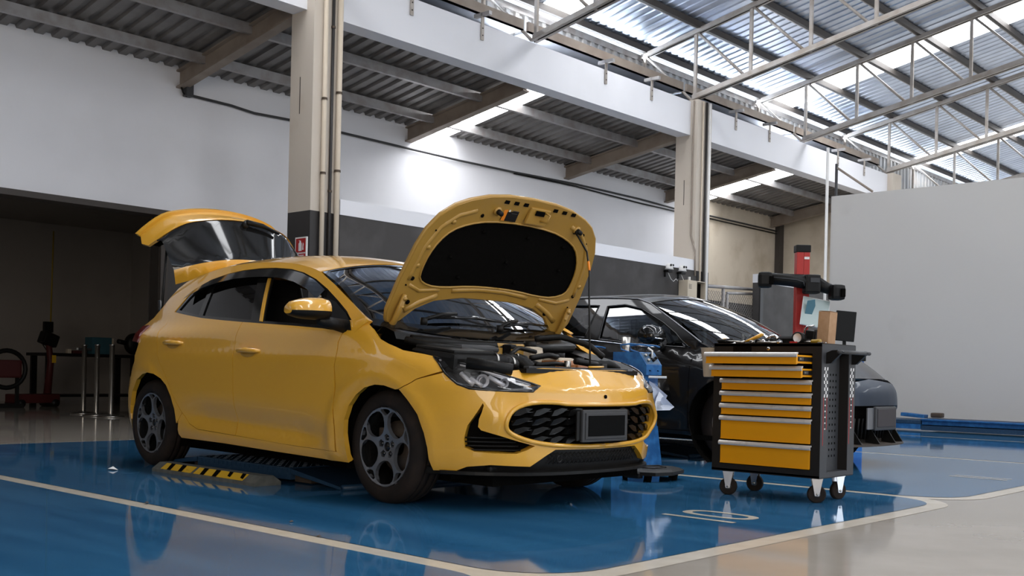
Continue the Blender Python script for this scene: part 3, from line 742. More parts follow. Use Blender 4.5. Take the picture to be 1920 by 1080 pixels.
DLO = [(2.377, 1.063), (2.301, 1.16), (2.218, 1.227), (2.042, 1.275), (1.849, 1.303), (1.665, 1.318), (1.475, 1.32), (1.284, 1.313), (1.096, 1.295), (.936, 1.265), (.768, 1.215), (.607, 1.15), (.451, 1.075), (.335, 1.014), (.262, .961), (.225, .918), (.212, .893), (.32, .903), (.498, .92), (.818, .941), (1.161, .96), (1.538, .982), (1.981, 1.014)]
BELT = [(.212, .893), (.32, .903), (.498, .92), (.818, .941), (1.161, .96), (1.538, .982), (1.981, 1.014), (2.377, 1.063)]
def belt(b): return csp(b, BELT)
RAIL = [(2.894, .975), (2.76, 1.03), (2.70, 1.10), (2.655, 1.18), (2.60, 1.24), (2.498, 1.283), (2.234, 1.324), (1.913, 1.356), (1.646, 1.362), (1.397, 1.355), (1.127, 1.333), (.929, 1.300), (.757, 1.258), (.548, 1.170), (.331, 1.067), (.12, .958)]
d1 = [(b, belt(b)) for b in (.30, .5, .8, 1.1, 1.352)]+[(1.372, .884), (1.352, .764), (1.358, .549), (1.348, .377), (1.351, .281), (.95, .266), (.716, .259), (.334, .254), (.326, .388), (.328, .531), (.332, .712), (.316, .77), (.328, .842), (.31, .891)]
d2 = [(b, belt(b)) for b in (1.357, 1.6, 1.9, 2.2, 2.40)]+[(2.415, .97), (2.415, .93), (2.29, .724), (2.217, .643), (2.112, .505), (1.999, .393), (1.912, .328), (1.803, .296), (1.378, .282), (1.356, .281), (1.353, .377), (1.363, .549), (1.357, .764), (1.377, .884)]
sill = [(.325, .252), (.716, .257), (1.351, .279), (1.803, .293), (1.912, .325), (2.0, .388), (2.045, .34), (2.06, .28), (2.057, .251), (2.03, .227), (1.5, .224), (.917, .211), (.565, .205), (.255, .198), (.265, .235)]
qp = RAIL[:6]+[(2.40, 1.30), (2.30, 1.17), (2.385, 1.063)]+[(2.42, .97), (2.42, .93), (2.295, .724), (2.222, .643), (2.117, .505), (2.004, .39), (2.05, .34)]+rarch[::-1][1:]+[(2.87, .31), (2.93, .31), (2.90, .45), (2.865, .60), (2.72, .72), (2.70, .84), (2.84, .95)]
frame = RAIL[5:]+[(.16, .935), (.212, .893), (.225, .918), (.262, .961), (.335, 1.014), (.451, 1.075), (.607, 1.15), (.768, 1.215), (.936, 1.265), (1.096, 1.295), (1.284, 1.313), (1.475, 1.32), (1.665, 1.318), (1.849, 1.303), (2.042, 1.275), (2.218, 1.227), (2.30, 1.17), (2.40, 1.30)]
for sg in (1, -1):
    F = Sd(sg)
    panel('front_fender', [(sg*a, b) for a, b in fen], S, M_yel, CAR, (), .04, .03)
    panel('side_frame', frame, F, M_yel, CAR, (), .045, .03)
    panel('quarter_panel', qp, F, M_yel, CAR, (), .045, .03)
    panel('sill_panel', sill, F, M_yel, CAR, (), .06, .04)
    for nm, dp, hb in (('front_door', d1, (1.19, .792)), ('rear_door', d2, (2.13, .842))):
        dr = panel(nm, dp, F, M_yel, CAR, (), .045, .02)
        b, z = hb; m1 = MB(); y = S1.side(b, z)
        pts = [F(b+.125, z)+Vector((0, sg*-.004, 0)), F(b+.09, z)+Vector((0, sg*.018, .004)), F(b, z)+Vector((0, sg*.030, .006)), F(b-.09, z)+Vector((0, sg*.018, .002)), F(b-.125, z)+Vector((0, sg*-.004, 0))]
        m1.tube(pts, .014, M_yel, 8, True, [.008, .014, .016, .014, .008]); m1.build('door_handle', None, dr)
        m1 = MB(); Q = [(b+.085*math.cos(2*PI*k/20), z-.006+.030*math.sin(2*PI*k/20)) for k in range(20)]
        panel('handle_recess', Q, F, M_yin, dr, (), .03, 0, off=.0015)
    # glass and black trim
    dk = M_gdark
    panel('window_trim', DLO, F, M_gbk, CAR, [[(1.97, 1.03), (2.33, 1.075), (2.26, 1.16), (2.19, 1.21), (2.02, 1.245)], [(1.275, .985), (1.91, 1.025), (1.965, 1.245), (1.84, 1.268), (1.44, 1.278)], [(.46, .938), (.80, .957), (1.13, .975), (1.265, 1.262), (1.06, 1.262), (.90, 1.225), (.66, 1.128)]], .05, .012, off=-.004)
    panel('quarter_window', [(1.97, 1.03), (2.33, 1.075), (2.26, 1.16), (2.19, 1.21), (2.02, 1.245)], F, dk, CAR, (), .04, 0, off=-.012)
    panel('rear_window', [(1.275, .985), (1.91, 1.025), (1.965, 1.245), (1.84, 1.268), (1.44, 1.278)], F, dk, CAR, (), .04, 0, off=-.012)
    panel('pillar_strip', [(1.135, .97), (1.165, .972), (1.300, 1.245), (1.27, 1.245)], F, M_yel, CAR, (), .06, .01, off=.002)
    # weather shield along the top of the windows
    top = [(2.27, 1.20), (2.20, 1.226), (2.042, 1.270), (1.849, 1.297), (1.665, 1.312), (1.475, 1.314), (1.284, 1.307), (1.096, 1.289), (.936, 1.259), (.768, 1.209), (.62, 1.145)]
    for a, b, nm in ((0, 6, 'rain_visor'), (5, 11, 'rain_visor')):
        tp = top[a:b]; mb = MB(); vs = []
        for (x, z) in tp:
            p = F(x, z); q = F(x, z-.055 if nm else z); vs += [p+Vector((0, sg*.006, 0)), p+Vector((0, sg*.03, -.022)), q+Vector((0, sg*.034, 0))]
        mb.add(vs, [(3*i+j, 3*i+3+j, 3*i+4+j, 3*i+1+j) for i in range(len(tp)-1) for j in range(2)], M_gbk, True); mb.build(nm, None, CAR)
    # door mirror (the far one is folded in)
    mi = MB(); c = Vector((.345, 1.045, 1.003)) if sg > 0 else Vector((.60, -.90, 1.0))
    prof = [(-.12, .050, .040), (-.105, .070, .052), (-.06, .088, .058), (0, .090, .056), (.05, .082, .050), (.10, .062, .038), (.125, .038, .022)]
    vs = []; n = 20
    def mir(k, t, lo):
        """superellipse section of the mirror shell at lateral position k"""
        y, a, h = k; ang = 2*PI*t/n; e = .75
        ca, sa = math.cos(ang), math.sin(ang)
        return Vector((a*abs(ca)**e*(1 if ca > 0 else -1)*.95, y*sg, h*abs(sa)**e*(1.25 if sa > 0 else -.8)))
    vs = [c+mir(k, t, 0)+Vector((-.12*(k[0])*0, 0, .05*(k[0]+.12)*-.3)) for k in prof for t in range(n)]
    fs = [(i*n+t, i*n+(t+1) % n, (i+1)*n+(t+1) % n, (i+1)*n+t) for i in range(len(prof)-1) for t in range(n)]+[tuple(range(n)), tuple(len(vs)-1-t for t in range(n))]
    lowf = [f for f in fs if len(f) == 4 and 10 <= f[0] % n <= 19]; upf = [f for f in fs if f not in lowf]
    if sg < 0: vs = [c+Matrix.Rotation(R(62), 3, 'Z') @ (v-c) for v in vs]
    mi.add(vs, upf, M_yel, True); mo = mi.build('mirror_cap', None, CAR)
    m2 = MB(); m2.add(vs, lowf, M_blk, True); m2.build('mirror_base', None, mo)
    m2 = MB(); m2.tube([c+Vector((-.01, -sg*.06, -.045)), c+Vector((-.02, -sg*.13, -.06)) if sg > 0 else Vector((.42, -.88, .94)), Vector((.30, sg*.82, .925))], .03, M_blk, 10, True, [.03, .032, .04]); m2.build('mirror_arm', None, mo)
    if sg > 0: m2 = MB(); m2.box(c+Vector((.068, -.01, .0)), (.03, .14, .05), M_gbk, None, .002); m2.build('mirror_glass', None, mo)
    panel('mirror_patch', [(.235, .905), (.45, .918), (.60, 1.10), (.47, 1.07), (.33, 1.0), (.265, .95)], F, M_blk, CAR, (), .06, .0, off=.004)
    # wheels and arch liners
    for b in (0, 2.57):
        make_wheel(CAR, b, sg*.80, .298, .298, sg)
        m1 = MB(); vs = []; n = 20
        for k in range(n+1):
            a = -.35+(PI+.7)*k/n; x, z = b-.06+.385*math.cos(a), .29+.375*math.sin(a); yo = min(.80, S1.side(max(-.7, min(2.95, x)), max(.2, z))-.035); vs += [(x, sg*yo, z), (x, sg*.50, z)]
        m1.add(vs, [(2*k, 2*k+1, 2*k+3, 2*k+2) for k in range(n)]+[tuple(2*k+1 for k in range(n+1))], M_mbk); m1.build('wheel_arch_liner', None, CAR)
    tl = panel('tail_light', [(2.70, .85), (2.715, .97), (2.86, .965), (2.86, .86)], F, M_tail, CAR, (), .05, .02, off=.012)
# roof
def roof_fn(u, b):
    """u across -1..1, b along"""
    zr = csp(b, [(x, z) for x, z in RAIL[::-1]]); lr = S1.side(b, zr)
    k = 1-abs(u)**2.3
    return Vector((b-.05*(1-u*u)*max(0, min(1, (1.2-b)/.5))+.18*(1-u*u)*max(0, (b-1.8)/.7), u*lr, zr+(.088+.03*max(0, (b-1.8)/.7))*k))
panel('roof', [(-1, .76), (1, .76), (1, 2.52), (-1, 2.52)], lambda u, v: roof_fn(u, v), M_yel, CAR, (), .07, .02)
# windscreen
def ws_fn(u, v):
    bb = -.03+.19*abs(u)**2.2; zb = .955-.055*(1-u*u); lb = u*S1.side(.16, .966)
    t = roof_fn(u, .765); p = Vector((bb, lb, zb)); q = t+Vector((0, 0, .004))
    r = p.lerp(q, v); r.z += .035*math.sin(PI*v); return r
panel('windscreen', [(-.97, 0), (.97, 0), (.97, 1), (-.97, 1)], ws_fn, M_gws, CAR, (), .08, 0, off=-.008)
for lo, hi in ((-.985, -.93), (.93, .985)): panel('windscreen_edge', [(lo, 0), (hi, 0), (hi, 1), (lo, 1)], ws_fn, M_gbk, CAR, (), .06, 0, off=-.005)
panel('windscreen_edge', [(-.95, .955), (.95, .955), (.95, 1.0), (-.95, 1.0)], ws_fn, M_gbk, CAR, (), .06, 0, off=-.005)
panel('windscreen_edge', [(-.95, -.02), (.95, -.02), (.95, .07), (-.95, .07)], ws_fn, M_gbk, CAR, (), .06, 0, off=-.005)
# wipers
for u0, v0, u1, v1, u2 in ((.62, .05, .30, .16, -.42), (-.02, .05, -.28, .13, -.86)):
    P0, P1, P2 = [ws_fn(u, v)+Vector((-.03, 0, .03)) for u, v in ((u0, v0), (u1, v1), (u2, v1-.05))]
    w = MB().tube([P0, P0.lerp(P1, .5)+Vector((-.01, 0, .012)), P1], .012, M_blk, 6).cyl(P0+Vector((0, 0, -.03)), P0+Vector((0, 0, .012)), .02, M_blk, 10).build('wiper_arm', None, CAR)
    Q0 = ws_fn(u0-.10, v1-.03)+Vector((-.014, 0, .012))
    MB().tube([Q0, ws_fn((u0+u2)/2, v1+.01)+Vector((-.014, 0, .014)), ws_fn(u2, v1-.05)+Vector((-.012, 0, .012))], .010, M_gbk, 5).build('wiper_blade', None, w)
# cabin
cb = MB().span((-.60, -.58, .13), (3.0, .58, .20), M_mbk).span((.36, -.78, .20), (2.0, .78, .22), M_mbk).span((.28, -.78, .20), (.34, .78, .93), M_mbk).span((2.95, -.70, .2), (3.0, .70, .75), M_mbk).build('floor_pan', None, CAR)
MB().box((.55, 0, .86), (.55, 1.40, .16), M_blk, None, .04).build('dashboard', None, CAR)
MB().lathe([(.17+.014*math.cos(a), .014*math.sin(a)) for a in [2*PI*k/8 for k in range(9)]], M_blk, 24, 'x', (.92, .36, .92)).cyl((.78, .36, .88), (.92, .36, .92), .03, M_blk).build('steering_wheel', None, CAR)
M_seat = mat('seat_fabric', (.022, .021, .021), .9)
for y in (.36, -.36):
    st = MB().box((1.25, y, .52), (.52, .50, .18), M_seat, None, .05).build('seat', None, CAR)
    MB().box((1.55, y, .85), (.14, .48, .62), M_seat, Matrix.Rotation(R(14), 3, 'Y'), .05).build('seat_back', None, st)
    MB().box((1.66, y, 1.19), (.10, .27, .17), M_seat, Matrix.Rotation(R(10), 3, 'Y'), .04).cyl((1.63, y-.06, 1.0), (1.65, y-.06, 1.15), .008, M_chr).cyl((1.63, y+.06, 1.0), (1.65, y+.06, 1.15), .008, M_chr).build('headrest', None, st)
st = MB().box((2.25, 0, .60), (.45, 1.25, .2), M_seat, None, .05).build('rear_bench', None, CAR)
MB().box((2.5, 0, .88), (.14, 1.25, .55), M_seat, Matrix.Rotation(R(15), 3, 'Y'), .05).build('seat_back', None, st)
# rear end: bumper, open hatch frame
rb = [(S1.SR+.45, .22), (S1.SE, .22)]
RBP = [(S1.SE-1.05, .31), (S1.SE-.9, .24), (S1.SE, .24), (S1.SE, .62), (S1.SE-.75, .62), (S1.SE-1.0, .60)]
for sg in (1, -1): panel('rear_bumper', [(sg*a, b) for a, b in RBP], S, M_yel, CAR, (), .08, .03)
# exhaust and sump seen below
MB().tube([(.2, -.1, .2), (1.6, -.1, .19), (2.6, -.3, .2)], .03, M_rus, 8).build('exhaust_pipe', None, CAR)
MB().span((-.62, -.62, .20), (.2, .62, .24), M_blk, .02).build('engine_undertray', None, CAR)

# ------------------------------------------------------------------ tailgate (raised)
TGH = Vector((2.60, 0, 1.385)); TGA = R(112)
def tg_closed(u, v):
    a = abs(u)
    if v < .1: b, z = 2.60+v*.988, 1.385-v*.156
    elif v < .5: t = v-.1; b, z = 2.699+t*.567, 1.369-t*.725
    else: t = v-.5; b, z = 2.926-t*.087, 1.079-t*.996
    w = csp(v, [(0, .51), (.1, .54), (.5, .605), (.78, .66)])
    k = a**2.2
    wr = max(0., (a-.66)/.34)**1.6*max(0., min(1., (v-.42)/.14))
    return Vector((b-.17*k-.05*k*max(0, v-.5)-.13*wr, u*w, z-.15*k*max(0., 1-.9*v)))
def tg(u, v):
    p = tg_closed(u, v); d = p-TGH; c, s = math.cos(TGA), math.sin(TGA)
    return Vector((TGH.x+d.x*c-d.z*s, p.y, TGH.z+d.x*s+d.z*c))
cen = (3.2, 0, 1.2)
GLS = [(-.93, .115), (.93, .115), (.985, .30), (.97, .47), (.85, .495), (-.85, .495), (-.97, .47), (-.985, .30)]
def tgp(name, poly, m, par, step=.07, fl=.02, off=0.): return panel(name, [(a, b) for a, b in poly], tg, m, par, (), step, fl, cen, off)
tgo = tgp('tailgate', [(-1, .497), (1, .497), (1.0, .66), (.93, .78), (-.93, .78), (-1.0, .66)], M_yel, CAR)
tgp('tailgate_spoiler', [(-1, 0), (1, 0), (1, .11), (-1, .11)], M_yel, tgo)
tgp('tailgate_glass', [(-1, .11), (1, .11), (1, .497), (-1, .497)], M_gbk, tgo, .06, .01, -.004)
tgp('tailgate_lip', [(-.95, .76), (.95, .76), (.95, .80), (-.95, .80)], M_yel, tgo, .06, .03, .02)
tgp('tailgate_lining', [(-.97, .03), (.97, .03), (.97, .76), (-.97, .76)], M_mbk, tgo, .10, 0, -.05)
w = MB().cyl(tg(-.02, .47)+Vector((-.03, 0, .0)), tg(-.02, .47)+Vector((.02, 0, -.02)), .028, M_blk, 12)
w.tube([tg(-.02, .47)+Vector((-.03, 0, .01)), tg(-.25, .462)+Vector((-.035, 0, .01)), tg(-.52, .44)+Vector((-.03, 0, .01))], .018, M_blk, 8, True, [.022, .018, .012]); w.build('rear_wiper', None, tgo)
for sg in (1, -1):
    MB().cyl((2.78, sg*.63, .99), tg(sg*.96, .33)+Vector((.03, 0, -.03)), .009, M_blk, 8).cyl((2.78, sg*.63, .99), (2.79, sg*.635, 1.16), .013, M_gbk, 8).build('gas_strut', None, CAR)
# ------------------------------------------------------------------ hood (raised)
HA = R(58)
HD = Vector((-math.cos(HA), 0, math.sin(HA))); HN = Vector((math.sin(HA), 0, math.cos(HA)))
def hd(p, l, n=0.0): return Vector((.19, l, .95))+HD*p+HN*n
def hcrown(p, l): return .045*(1-(l/.72)**2)-.03*max(0, (p-.55)/.3)**2
def hdf(p, l): return hd(p, l, hcrown(p, l)-.03)
def hin(p, l): return hd(p, l, hcrown(p, l)-.055)
Hh = [(.205, 0), (.205, .20), (.178, .40), (.125, .52), (.05, .60), (.03, .66), (.05, .70), (.11, .722), (.30, .718), (.50, .695), (.60, .668), (.69, .615), (.755, .54), (.795, .455), (.832, .33), (.852, .18), (.857, 0)]
hood_poly = Hh+[(a, -b) for a, b in Hh[::-1] if b]
Ih = [(.283, 0), (.28, .18), (.262, .38), (.268, .50), (.305, .585), (.37, .597), (.46, .588), (.54, .555), (.61, .495), (.657, .39), (.688, .25), (.70, 0)]
insul_poly = smooth_poly(Ih+[(a, -b) for a, b in Ih[::-1] if b], 1)
hc = (-.2, 0, .9)
hood = panel('hood', hood_poly, hdf, M_yel, CAR, (), .06, 0, (.19, 0, .2), off=.0)
panel('hood_inner', hood_poly, hin, M_yin, hood, [insul_poly], .05, -.028, (.19, 0, .2), hflange=-.02)
loop_tube('hood_edge', hood_poly, lambda p, l: hdf(p, l)-HN*.012, .010, M_yin, hood, True, 6)
loop_tube('insulation_rim', insul_poly, lambda p, l: hin(p, l)-HN*.001, .006, M_yin, hood, True, 6)
pad = panel('insulation_pad', insul_poly, lambda p, l: hin(p, l)+HN*.006, M_mbk, hood, (), .08, 0, (.19, 0, .2))
m1 = MB()
for p, l in ((.62, .25), (.62, -.1), (.60, -.40), (.45, .42), (.45, -.02), (.45, -.45), (.33, .3), (.33, -.15)): m1.cyl(hin(p, l)+HN*.006, hin(p, l)-HN*.006, .010, M_mbk, 10)
m1.build('pad_clip', None, pad)
# pressed beads of the inner panel
def bead(pts, r, name='pressed_bead'):
    m1 = MB(); m1.tube([hin(p, l)+HN*r*.5 for p, l in resample(pts, .04, False)], r, M_yin, 8); return m1.build(name, None, hood)
bead([(.30, .66), (.50, .635), (.62, .58), (.70, .49), (.74, .38)], .016); bead([(.30, -.66), (.50, -.635), (.62, -.58), (.70, -.49), (.74, -.38)], .016)
bead([(.245, .30), (.262, .1), (.262, -.1), (.245, -.30)], .018)
for sg in (1, -1): bead([(.21, sg*.40), (.16, sg*.52), (.11, sg*.60)], .02); bead([(.245, sg*.40), (.235, sg*.55), (.27, sg*.64)], .014)
def hbox(p, l, sp, sl, sn, m, name, n0=0.0, bev=.0):
    Mx = Matrix((HD, Vector((0, 1, 0)), HN)).transposed()
    return MB().box(hin(p, l)-HN*(n0+sn/2), (sp, sl, sn), m, Mx, bev).build(name, None, hood)
for l in (.20, .125, .05, -.19, -.265, -.34): hbox(.822-.00*abs(l)-.05*l*l, l, .020, .034, .004, M_mbk, 'inner_slot')
hbox(.765, -.075, .10, .16, .018, M_yin, 'latch_plate', 0, .006)
hbox(.79, -.07, .028, .07, .006, M_mbk, 'latch_slot', .018)
MB().tube([hin(.80, -.105)-HN*.02, hin(.80, -.115)-HN*.05, hin(.755, -.12)-HN*.055, hin(.745, -.10)-HN*.02], .006, M_yin, 6).build('hood_striker', None, hood)
lb = hbox(.745, .125, .075, .115, .003, M_blk, 'warning_label')
lab = hbox(.745, .170, .075, .026, .001, M_ora, 'label_stripe', .003)
for i in range(4): hbox(.772-.016*i, .100, .004, .045, .001, M_gry, 'label_line', .003)
hbox(.770, .145, .012, .012, .001, M_wht, 'label_icon', .003)
for p, l in ((.757, .235), (.725, -.43)): 
    MB().cyl(hin(p, l), hin(p, l)-HN*.045, .017, M_blk, 12, .013).cyl(hin(p, l), hin(p, l)-HN*.012, .026, M_yin, 12).build('bump_stop', None, hood)
for p, l, r in ((.716, .325, .011), (.70, -.50, .012), (.31, .635, .012), (.30, -.655, .012), (.165, .60, .014), (.158, -.50, .017), (.27, .665, .005), (.22, -.655, .005), (.60, .61, .005), (.65, -.56, .006)):
    MB().cyl(hin(p, l)-HN*-.001, hin(p, l)-HN*.004, r, M_mbk, 14).build('inner_hole', None, hood)
for p, l in ((.39, .64), (.50, .615), (.37, -.665), (.66, .51)): MB().cyl(hin(p, l), hin(p, l)-HN*.010, .016, M_yin, 12, .012).build('pressed_dimple', None, hood)
for sg in (1, -1):
    hg = MB().tube([hin(.22, sg*.655)-HN*.016, hin(.12, sg*.66)-HN*.022, hin(.05, sg*.66)-HN*.02, Vector((.22, sg*.665, .90)), Vector((.25, sg*.66, .84))], .016, M_yin, 8, True, [.012, .018, .017, .016, .018])
    for p in (.20, .15): hg.cyl(hin(p, sg*.655)-HN*.01, hin(p, sg*.655)-HN*.036, .012, M_yin, 6)
    hg.build('hood_hinge', None, hood)
# prop rod
A, B = hin(.70, -.44)-HN*.02, Vector((-.62, -.12, .735))
rod = MB().tube([hin(.712, -.42), A, A.lerp(B, .10)+Vector((-.02, -.05, -.02)), A.lerp(B, .28)+Vector((-.03, -.04, 0)), A.lerp(B, .5)+Vector((-.02, -.025, 0)), B], .0055, M_blk, 8).build('prop_rod', None, CAR)
MB().tube([A.lerp(B, .20)+Vector((-.0275, -.044, -.006)), A.lerp(B, .28)+Vector((-.03, -.04, 0))], .0075, M_ora, 8).box(hin(.715, -.425)-HN*.014, (.03, .03, .02), M_blk, None, .004).build('rod_sleeve', None, rod)
# ------------------------------------------------------------------ engine bay
M_dgp = mat('dark_grey_plastic', (.03, .03, .031), .5)
bay = MB().span((-.66, -.40, .42), (-.4, .40, .45), M_mbk).span((-.40, -.60, .42), (.10, .60, .45), M_mbk).span((.10, -.72, .42), (.13, .72, .84), M_mbk).build('engine_bay', None, CAR)
for sg in (1, -1):
    # inner wings with the gutter beside the fender
    m1 = MB(); vs = []
    for k in range(15):
        b = -.60+.80*k/14; zt = csp(b, [(-.6, .725), (-.35, .785), (0, .85), (.2, .90)]); y = S1.side(b, zt)-.012 if b > -.45 else S1.side(b, .74)-.03
        vs += [(b, sg*y, zt-.012), (b, sg*(y-.11), zt-.03), (b, sg*(y-.13), .45)]
    m1.add(vs, [(3*i+j, 3*i+3+j, 3*i+4+j, 3*i+1+j) for i in range(14) for j in (0, 1)], M_blk, False); m1.build('inner_wing', None, bay)
MB().tube([(-.02, .64, .86), (-.085, .3, .845), (-.10, 0, .845), (-.085, -.3, .845), (-.02, -.64, .86)], .030, M_blk, 10).build('cowl_seal', None, bay)
m1 = MB(); vs = []
for k in range(17):
    l = -.72+1.44*k/16; f = -.09+.09*(l/.66)**2
    h = .035*(l/.72)**2; vs += [(f-.01, l, .83+h), (f+.01, l, .868+h), (f+.10, l, .885+h*1.4), (f+.16, l, .86+h)]
m1.add(vs, [(4*i+j, 4*i+4+j, 4*i+5+j, 4*i+1+j) for i in range(16) for j in range(3)], M_blk, False)
for k in range(9): m1.box((-.03+.09*((-.5+.12*k)/.66)**2, -.5+.12*k, .880), (.09, .05, .008), M_mbk)
m1.build('cowl_panel', None, bay)
MB().span((-.71, -.42, .70), (-.60, .47, .722), M_blk).span((-.66, -.40, .722), (-.62, .40, .735), M_gry, .004).build('slam_panel', None, bay)
MB().tube([(-.66, .52, .715), (-.60, .60, .73), (-.50, .68, .742)], .03, M_blk, 8).build('lamp_cover', None, bay)
N0 = set(COL.objects)
MB().box((-.30, .42, .755), (.34, .34, .10), M_blk, Matrix.Rotation(R(-6), 3, 'Y'), .025).box((-.30, .42, .81), (.30, .30, .02), M_blk, Matrix.Rotation(R(-6), 3, 'Y'), .008).build('air_filter_box', None, bay)
MB().box((-.17, .20, .825), (.10, .36, .04), M_dgp, Matrix.Rotation(R(-5), 3, 'Y'), .025).build('grey_cover', None, bay)
MB().box((-.22, -.02, .68), (.34, .42, .12), M_blk, None, .03).box((-.22, -.02, .745), (.26, .34, .03), M_blk, None, .012).build('engine_cover', None, bay)
def hose(pts, r, m, name, ribs=False):
    m1 = MB(); Q = [Vector(p) for p in pts]
    D = []
    for a, b in zip(Q, Q[1:]):
        for k in range(6): D.append(a.lerp(b, k/6))
    D.append(Q[-1]); D2 = [D[0]]+[(D[i-1]+D[i]*2+D[i+1])/4 for i in range(1, len(D)-1)]+[D[-1]]
    m1.tube(D2, r, m, 10, True, [r*(1.12 if ribs and i % 2 else 1) for i in range(len(D2))]); return m1.build(name, None, bay)
hose([(-.42, .34, .755), (-.45, .22, .76), (-.44, .13, .735)], .034, M_blk, 'intake_hose', True)
hose([(-.36, .14, .765), (-.42, .06, .765), (-.46, .03, .72)], .036, M_blk, 'intake_hose', True)
for p in ((-.435, .28, .765), (-.445, .17, .75), (-.40, .09, .77)): MB().lathe([(.038, -.006), (.038, .006)], M_stl, 18, 'y', p).build('hose_clamp', None, bay)
hose([(-.38, -.05, .78), (-.42, -.15, .80), (-.40, -.25, .79), (-.33, -.30, .80)], .016, M_blk, 'coolant_hose'); hose([(-.45, -.02, .745), (-.48, -.14, .755), (-.46, -.24, .75)], .012, M_blk, 'coolant_hose')
hose([(-.30, .02, .80), (-.22, -.12, .84), (-.20, -.28, .82)], .013, M_blk, 'coolant_hose'); hose([(-.52, -.26, .77), (-.54, -.40, .755), (-.50, -.50, .75)], .018, M_blk, 'coolant_hose')
hose([(-.5, -.42, .755), (-.56, -.52, .755), (-.56, -.58, .73)], .024, M_blk, 'radiator_hose', True); hose([(-.12, -.36, .90), (-.2, -.50, .915), (-.34, -.58, .87), (-.42, -.62, .80)], .017, M_blk, 'ac_hose', True)
hose([(-.05, .55, .86), (-.18, .50, .83), (-.26, .35, .82)], .02, M_blk, 'vacuum_hose')
for nm, p, sz in (('coolant_tank', (-.36, -.30, .715), (.15, .15, .13)), ('washer_tank', (-.33, -.50, .70), (.16, .18, .12)), ('brake_tank', (-.12, -.32, .80), (.12, .12, .09))):
    MB().box(p, sz, M_grn if nm != 'brake_tank' else M_crm, None, .03).box((p[0], p[1], p[2]+sz[2]*.42), (sz[0]*.92, sz[1]*.92, sz[2]*.3), M_crm, None, .02).cyl((p[0], p[1], p[2]+sz[2]*.5), (p[0], p[1], p[2]+sz[2]*.5+.035), .036, M_blk, 16).build(nm, None, bay)
MB().box((-.10, -.16, .80), (.05, .22, .13), M_yin, None, .01).box((-.128, -.12, .83), (.01, .06, .05), M_mbk).build('yellow_bracket', None, bay)
MB().box((.03, -.08, .74), (.05, .5, .18), M_yin, None, .01).build('bulkhead', None, bay)
MB().tube([(-.67, -.20, .738), (-.675, -.28, .74), (-.67, -.32, .742)], .006, M_yel, 8).build('dipstick_handle', None, bay)
rnd = random.Random(3)
for i in range(34):
    b, l = rnd.uniform(-.56, -.16), rnd.uniform(-.5, .45); z = rnd.uniform(.66, .76)
    k = rnd.random(); mm = [M_blk, M_gry, M_blk, M_rus, M_blk, M_stl][i % 6]
    if k < .4: MB().box((b, l, z), (rnd.uniform(.02, .06), rnd.uniform(.02, .07), rnd.uniform(.02, .05)), mm, Matrix.Rotation(rnd.random(), 3, 'Z'), .004).build('engine_part', None, bay)
    elif k < .7: MB().cyl((b, l, z-.03), (b, l, z+.03), rnd.uniform(.008, .022), mm, 10).build('engine_part', None, bay)
    else: MB().tube([(b, l, z), (b+rnd.uniform(-.05, .05), l+rnd.uniform(.03, .1), z+.03), (b+rnd.uniform(-.06, .06), l+rnd.uniform(.1, .2), z-.02)], rnd.uniform(.004, .009), M_blk, 6).build('wiring_hose', None, bay)
for o in COL.objects:
    if o not in N0: o.location = (0, .15, 0)
# ------------------------------------------------------------------ dark sedan in the next bay
C2 = thing('sedan_car', 'dark grey sedan parked behind the tool cart and the yellow car', 'car', (8.36, 4.45, 0), R(90))
S2 = Shell([(.12, -.72), (.2, -.84), (.35, -.87), (.5, -.88), (.6, -.87), (.68, -.82), (.74, -.70), (.80, -.55), (.9, -.3), (1.0, 0)],
           [(.12, 3.3), (.3, 3.55), (.6, 3.6), (.9, 3.6), (1.05, 3.5)],
           [(.12, .80), (.25, .875), (.45, .90), (.66, .906), (.75, .905), (.85, .888), (.95, .86), (1.05, .82)],
           [(-.9, .68), (-.5, .74), (0, .82), (.3, .88), (.6, .95), (4, 1.10)], .45, 2.6, 1.32, .905, [(0, .33), (2.75, .33)],
           [(.2, .98), (.6, 1.2), (1.0, 1.36), (1.3, 1.39), (1.8, 1.40), (2.3, 1.36), (2.8, 1.24), (3.2, 1.1)],
           [(.2, .86), (1.2, .86), (2.2, .84), (2.8, .79), (3.3, .72)], [(.2, .80), (.5, .72), (.9, .66), (1.3, .63), (2.0, .62), (2.6, .58), (3.2, .54)], .95, 1.39)
def T2(q, z): return S2(q, z)
rail2 = [(3.1, 1.08), (2.7, 1.26), (2.3, 1.35), (1.85, 1.40), (1.37, 1.395), (1.08, 1.375), (.93, 1.33), (.62, 1.165), (.31, .98), (.18, .91)]
w2f = [(.42, .94), (.88, .965), (1.36, 1.012), (1.39, 1.315), (1.2, 1.325), (1.0, 1.285), (.72, 1.155), (.56, 1.06)]
w2r = [(1.53, 1.03), (1.95, 1.055), (2.35, 1.08), (2.55, 1.13), (2.45, 1.23), (2.2, 1.30), (1.85, 1.335), (1.49, 1.325)]
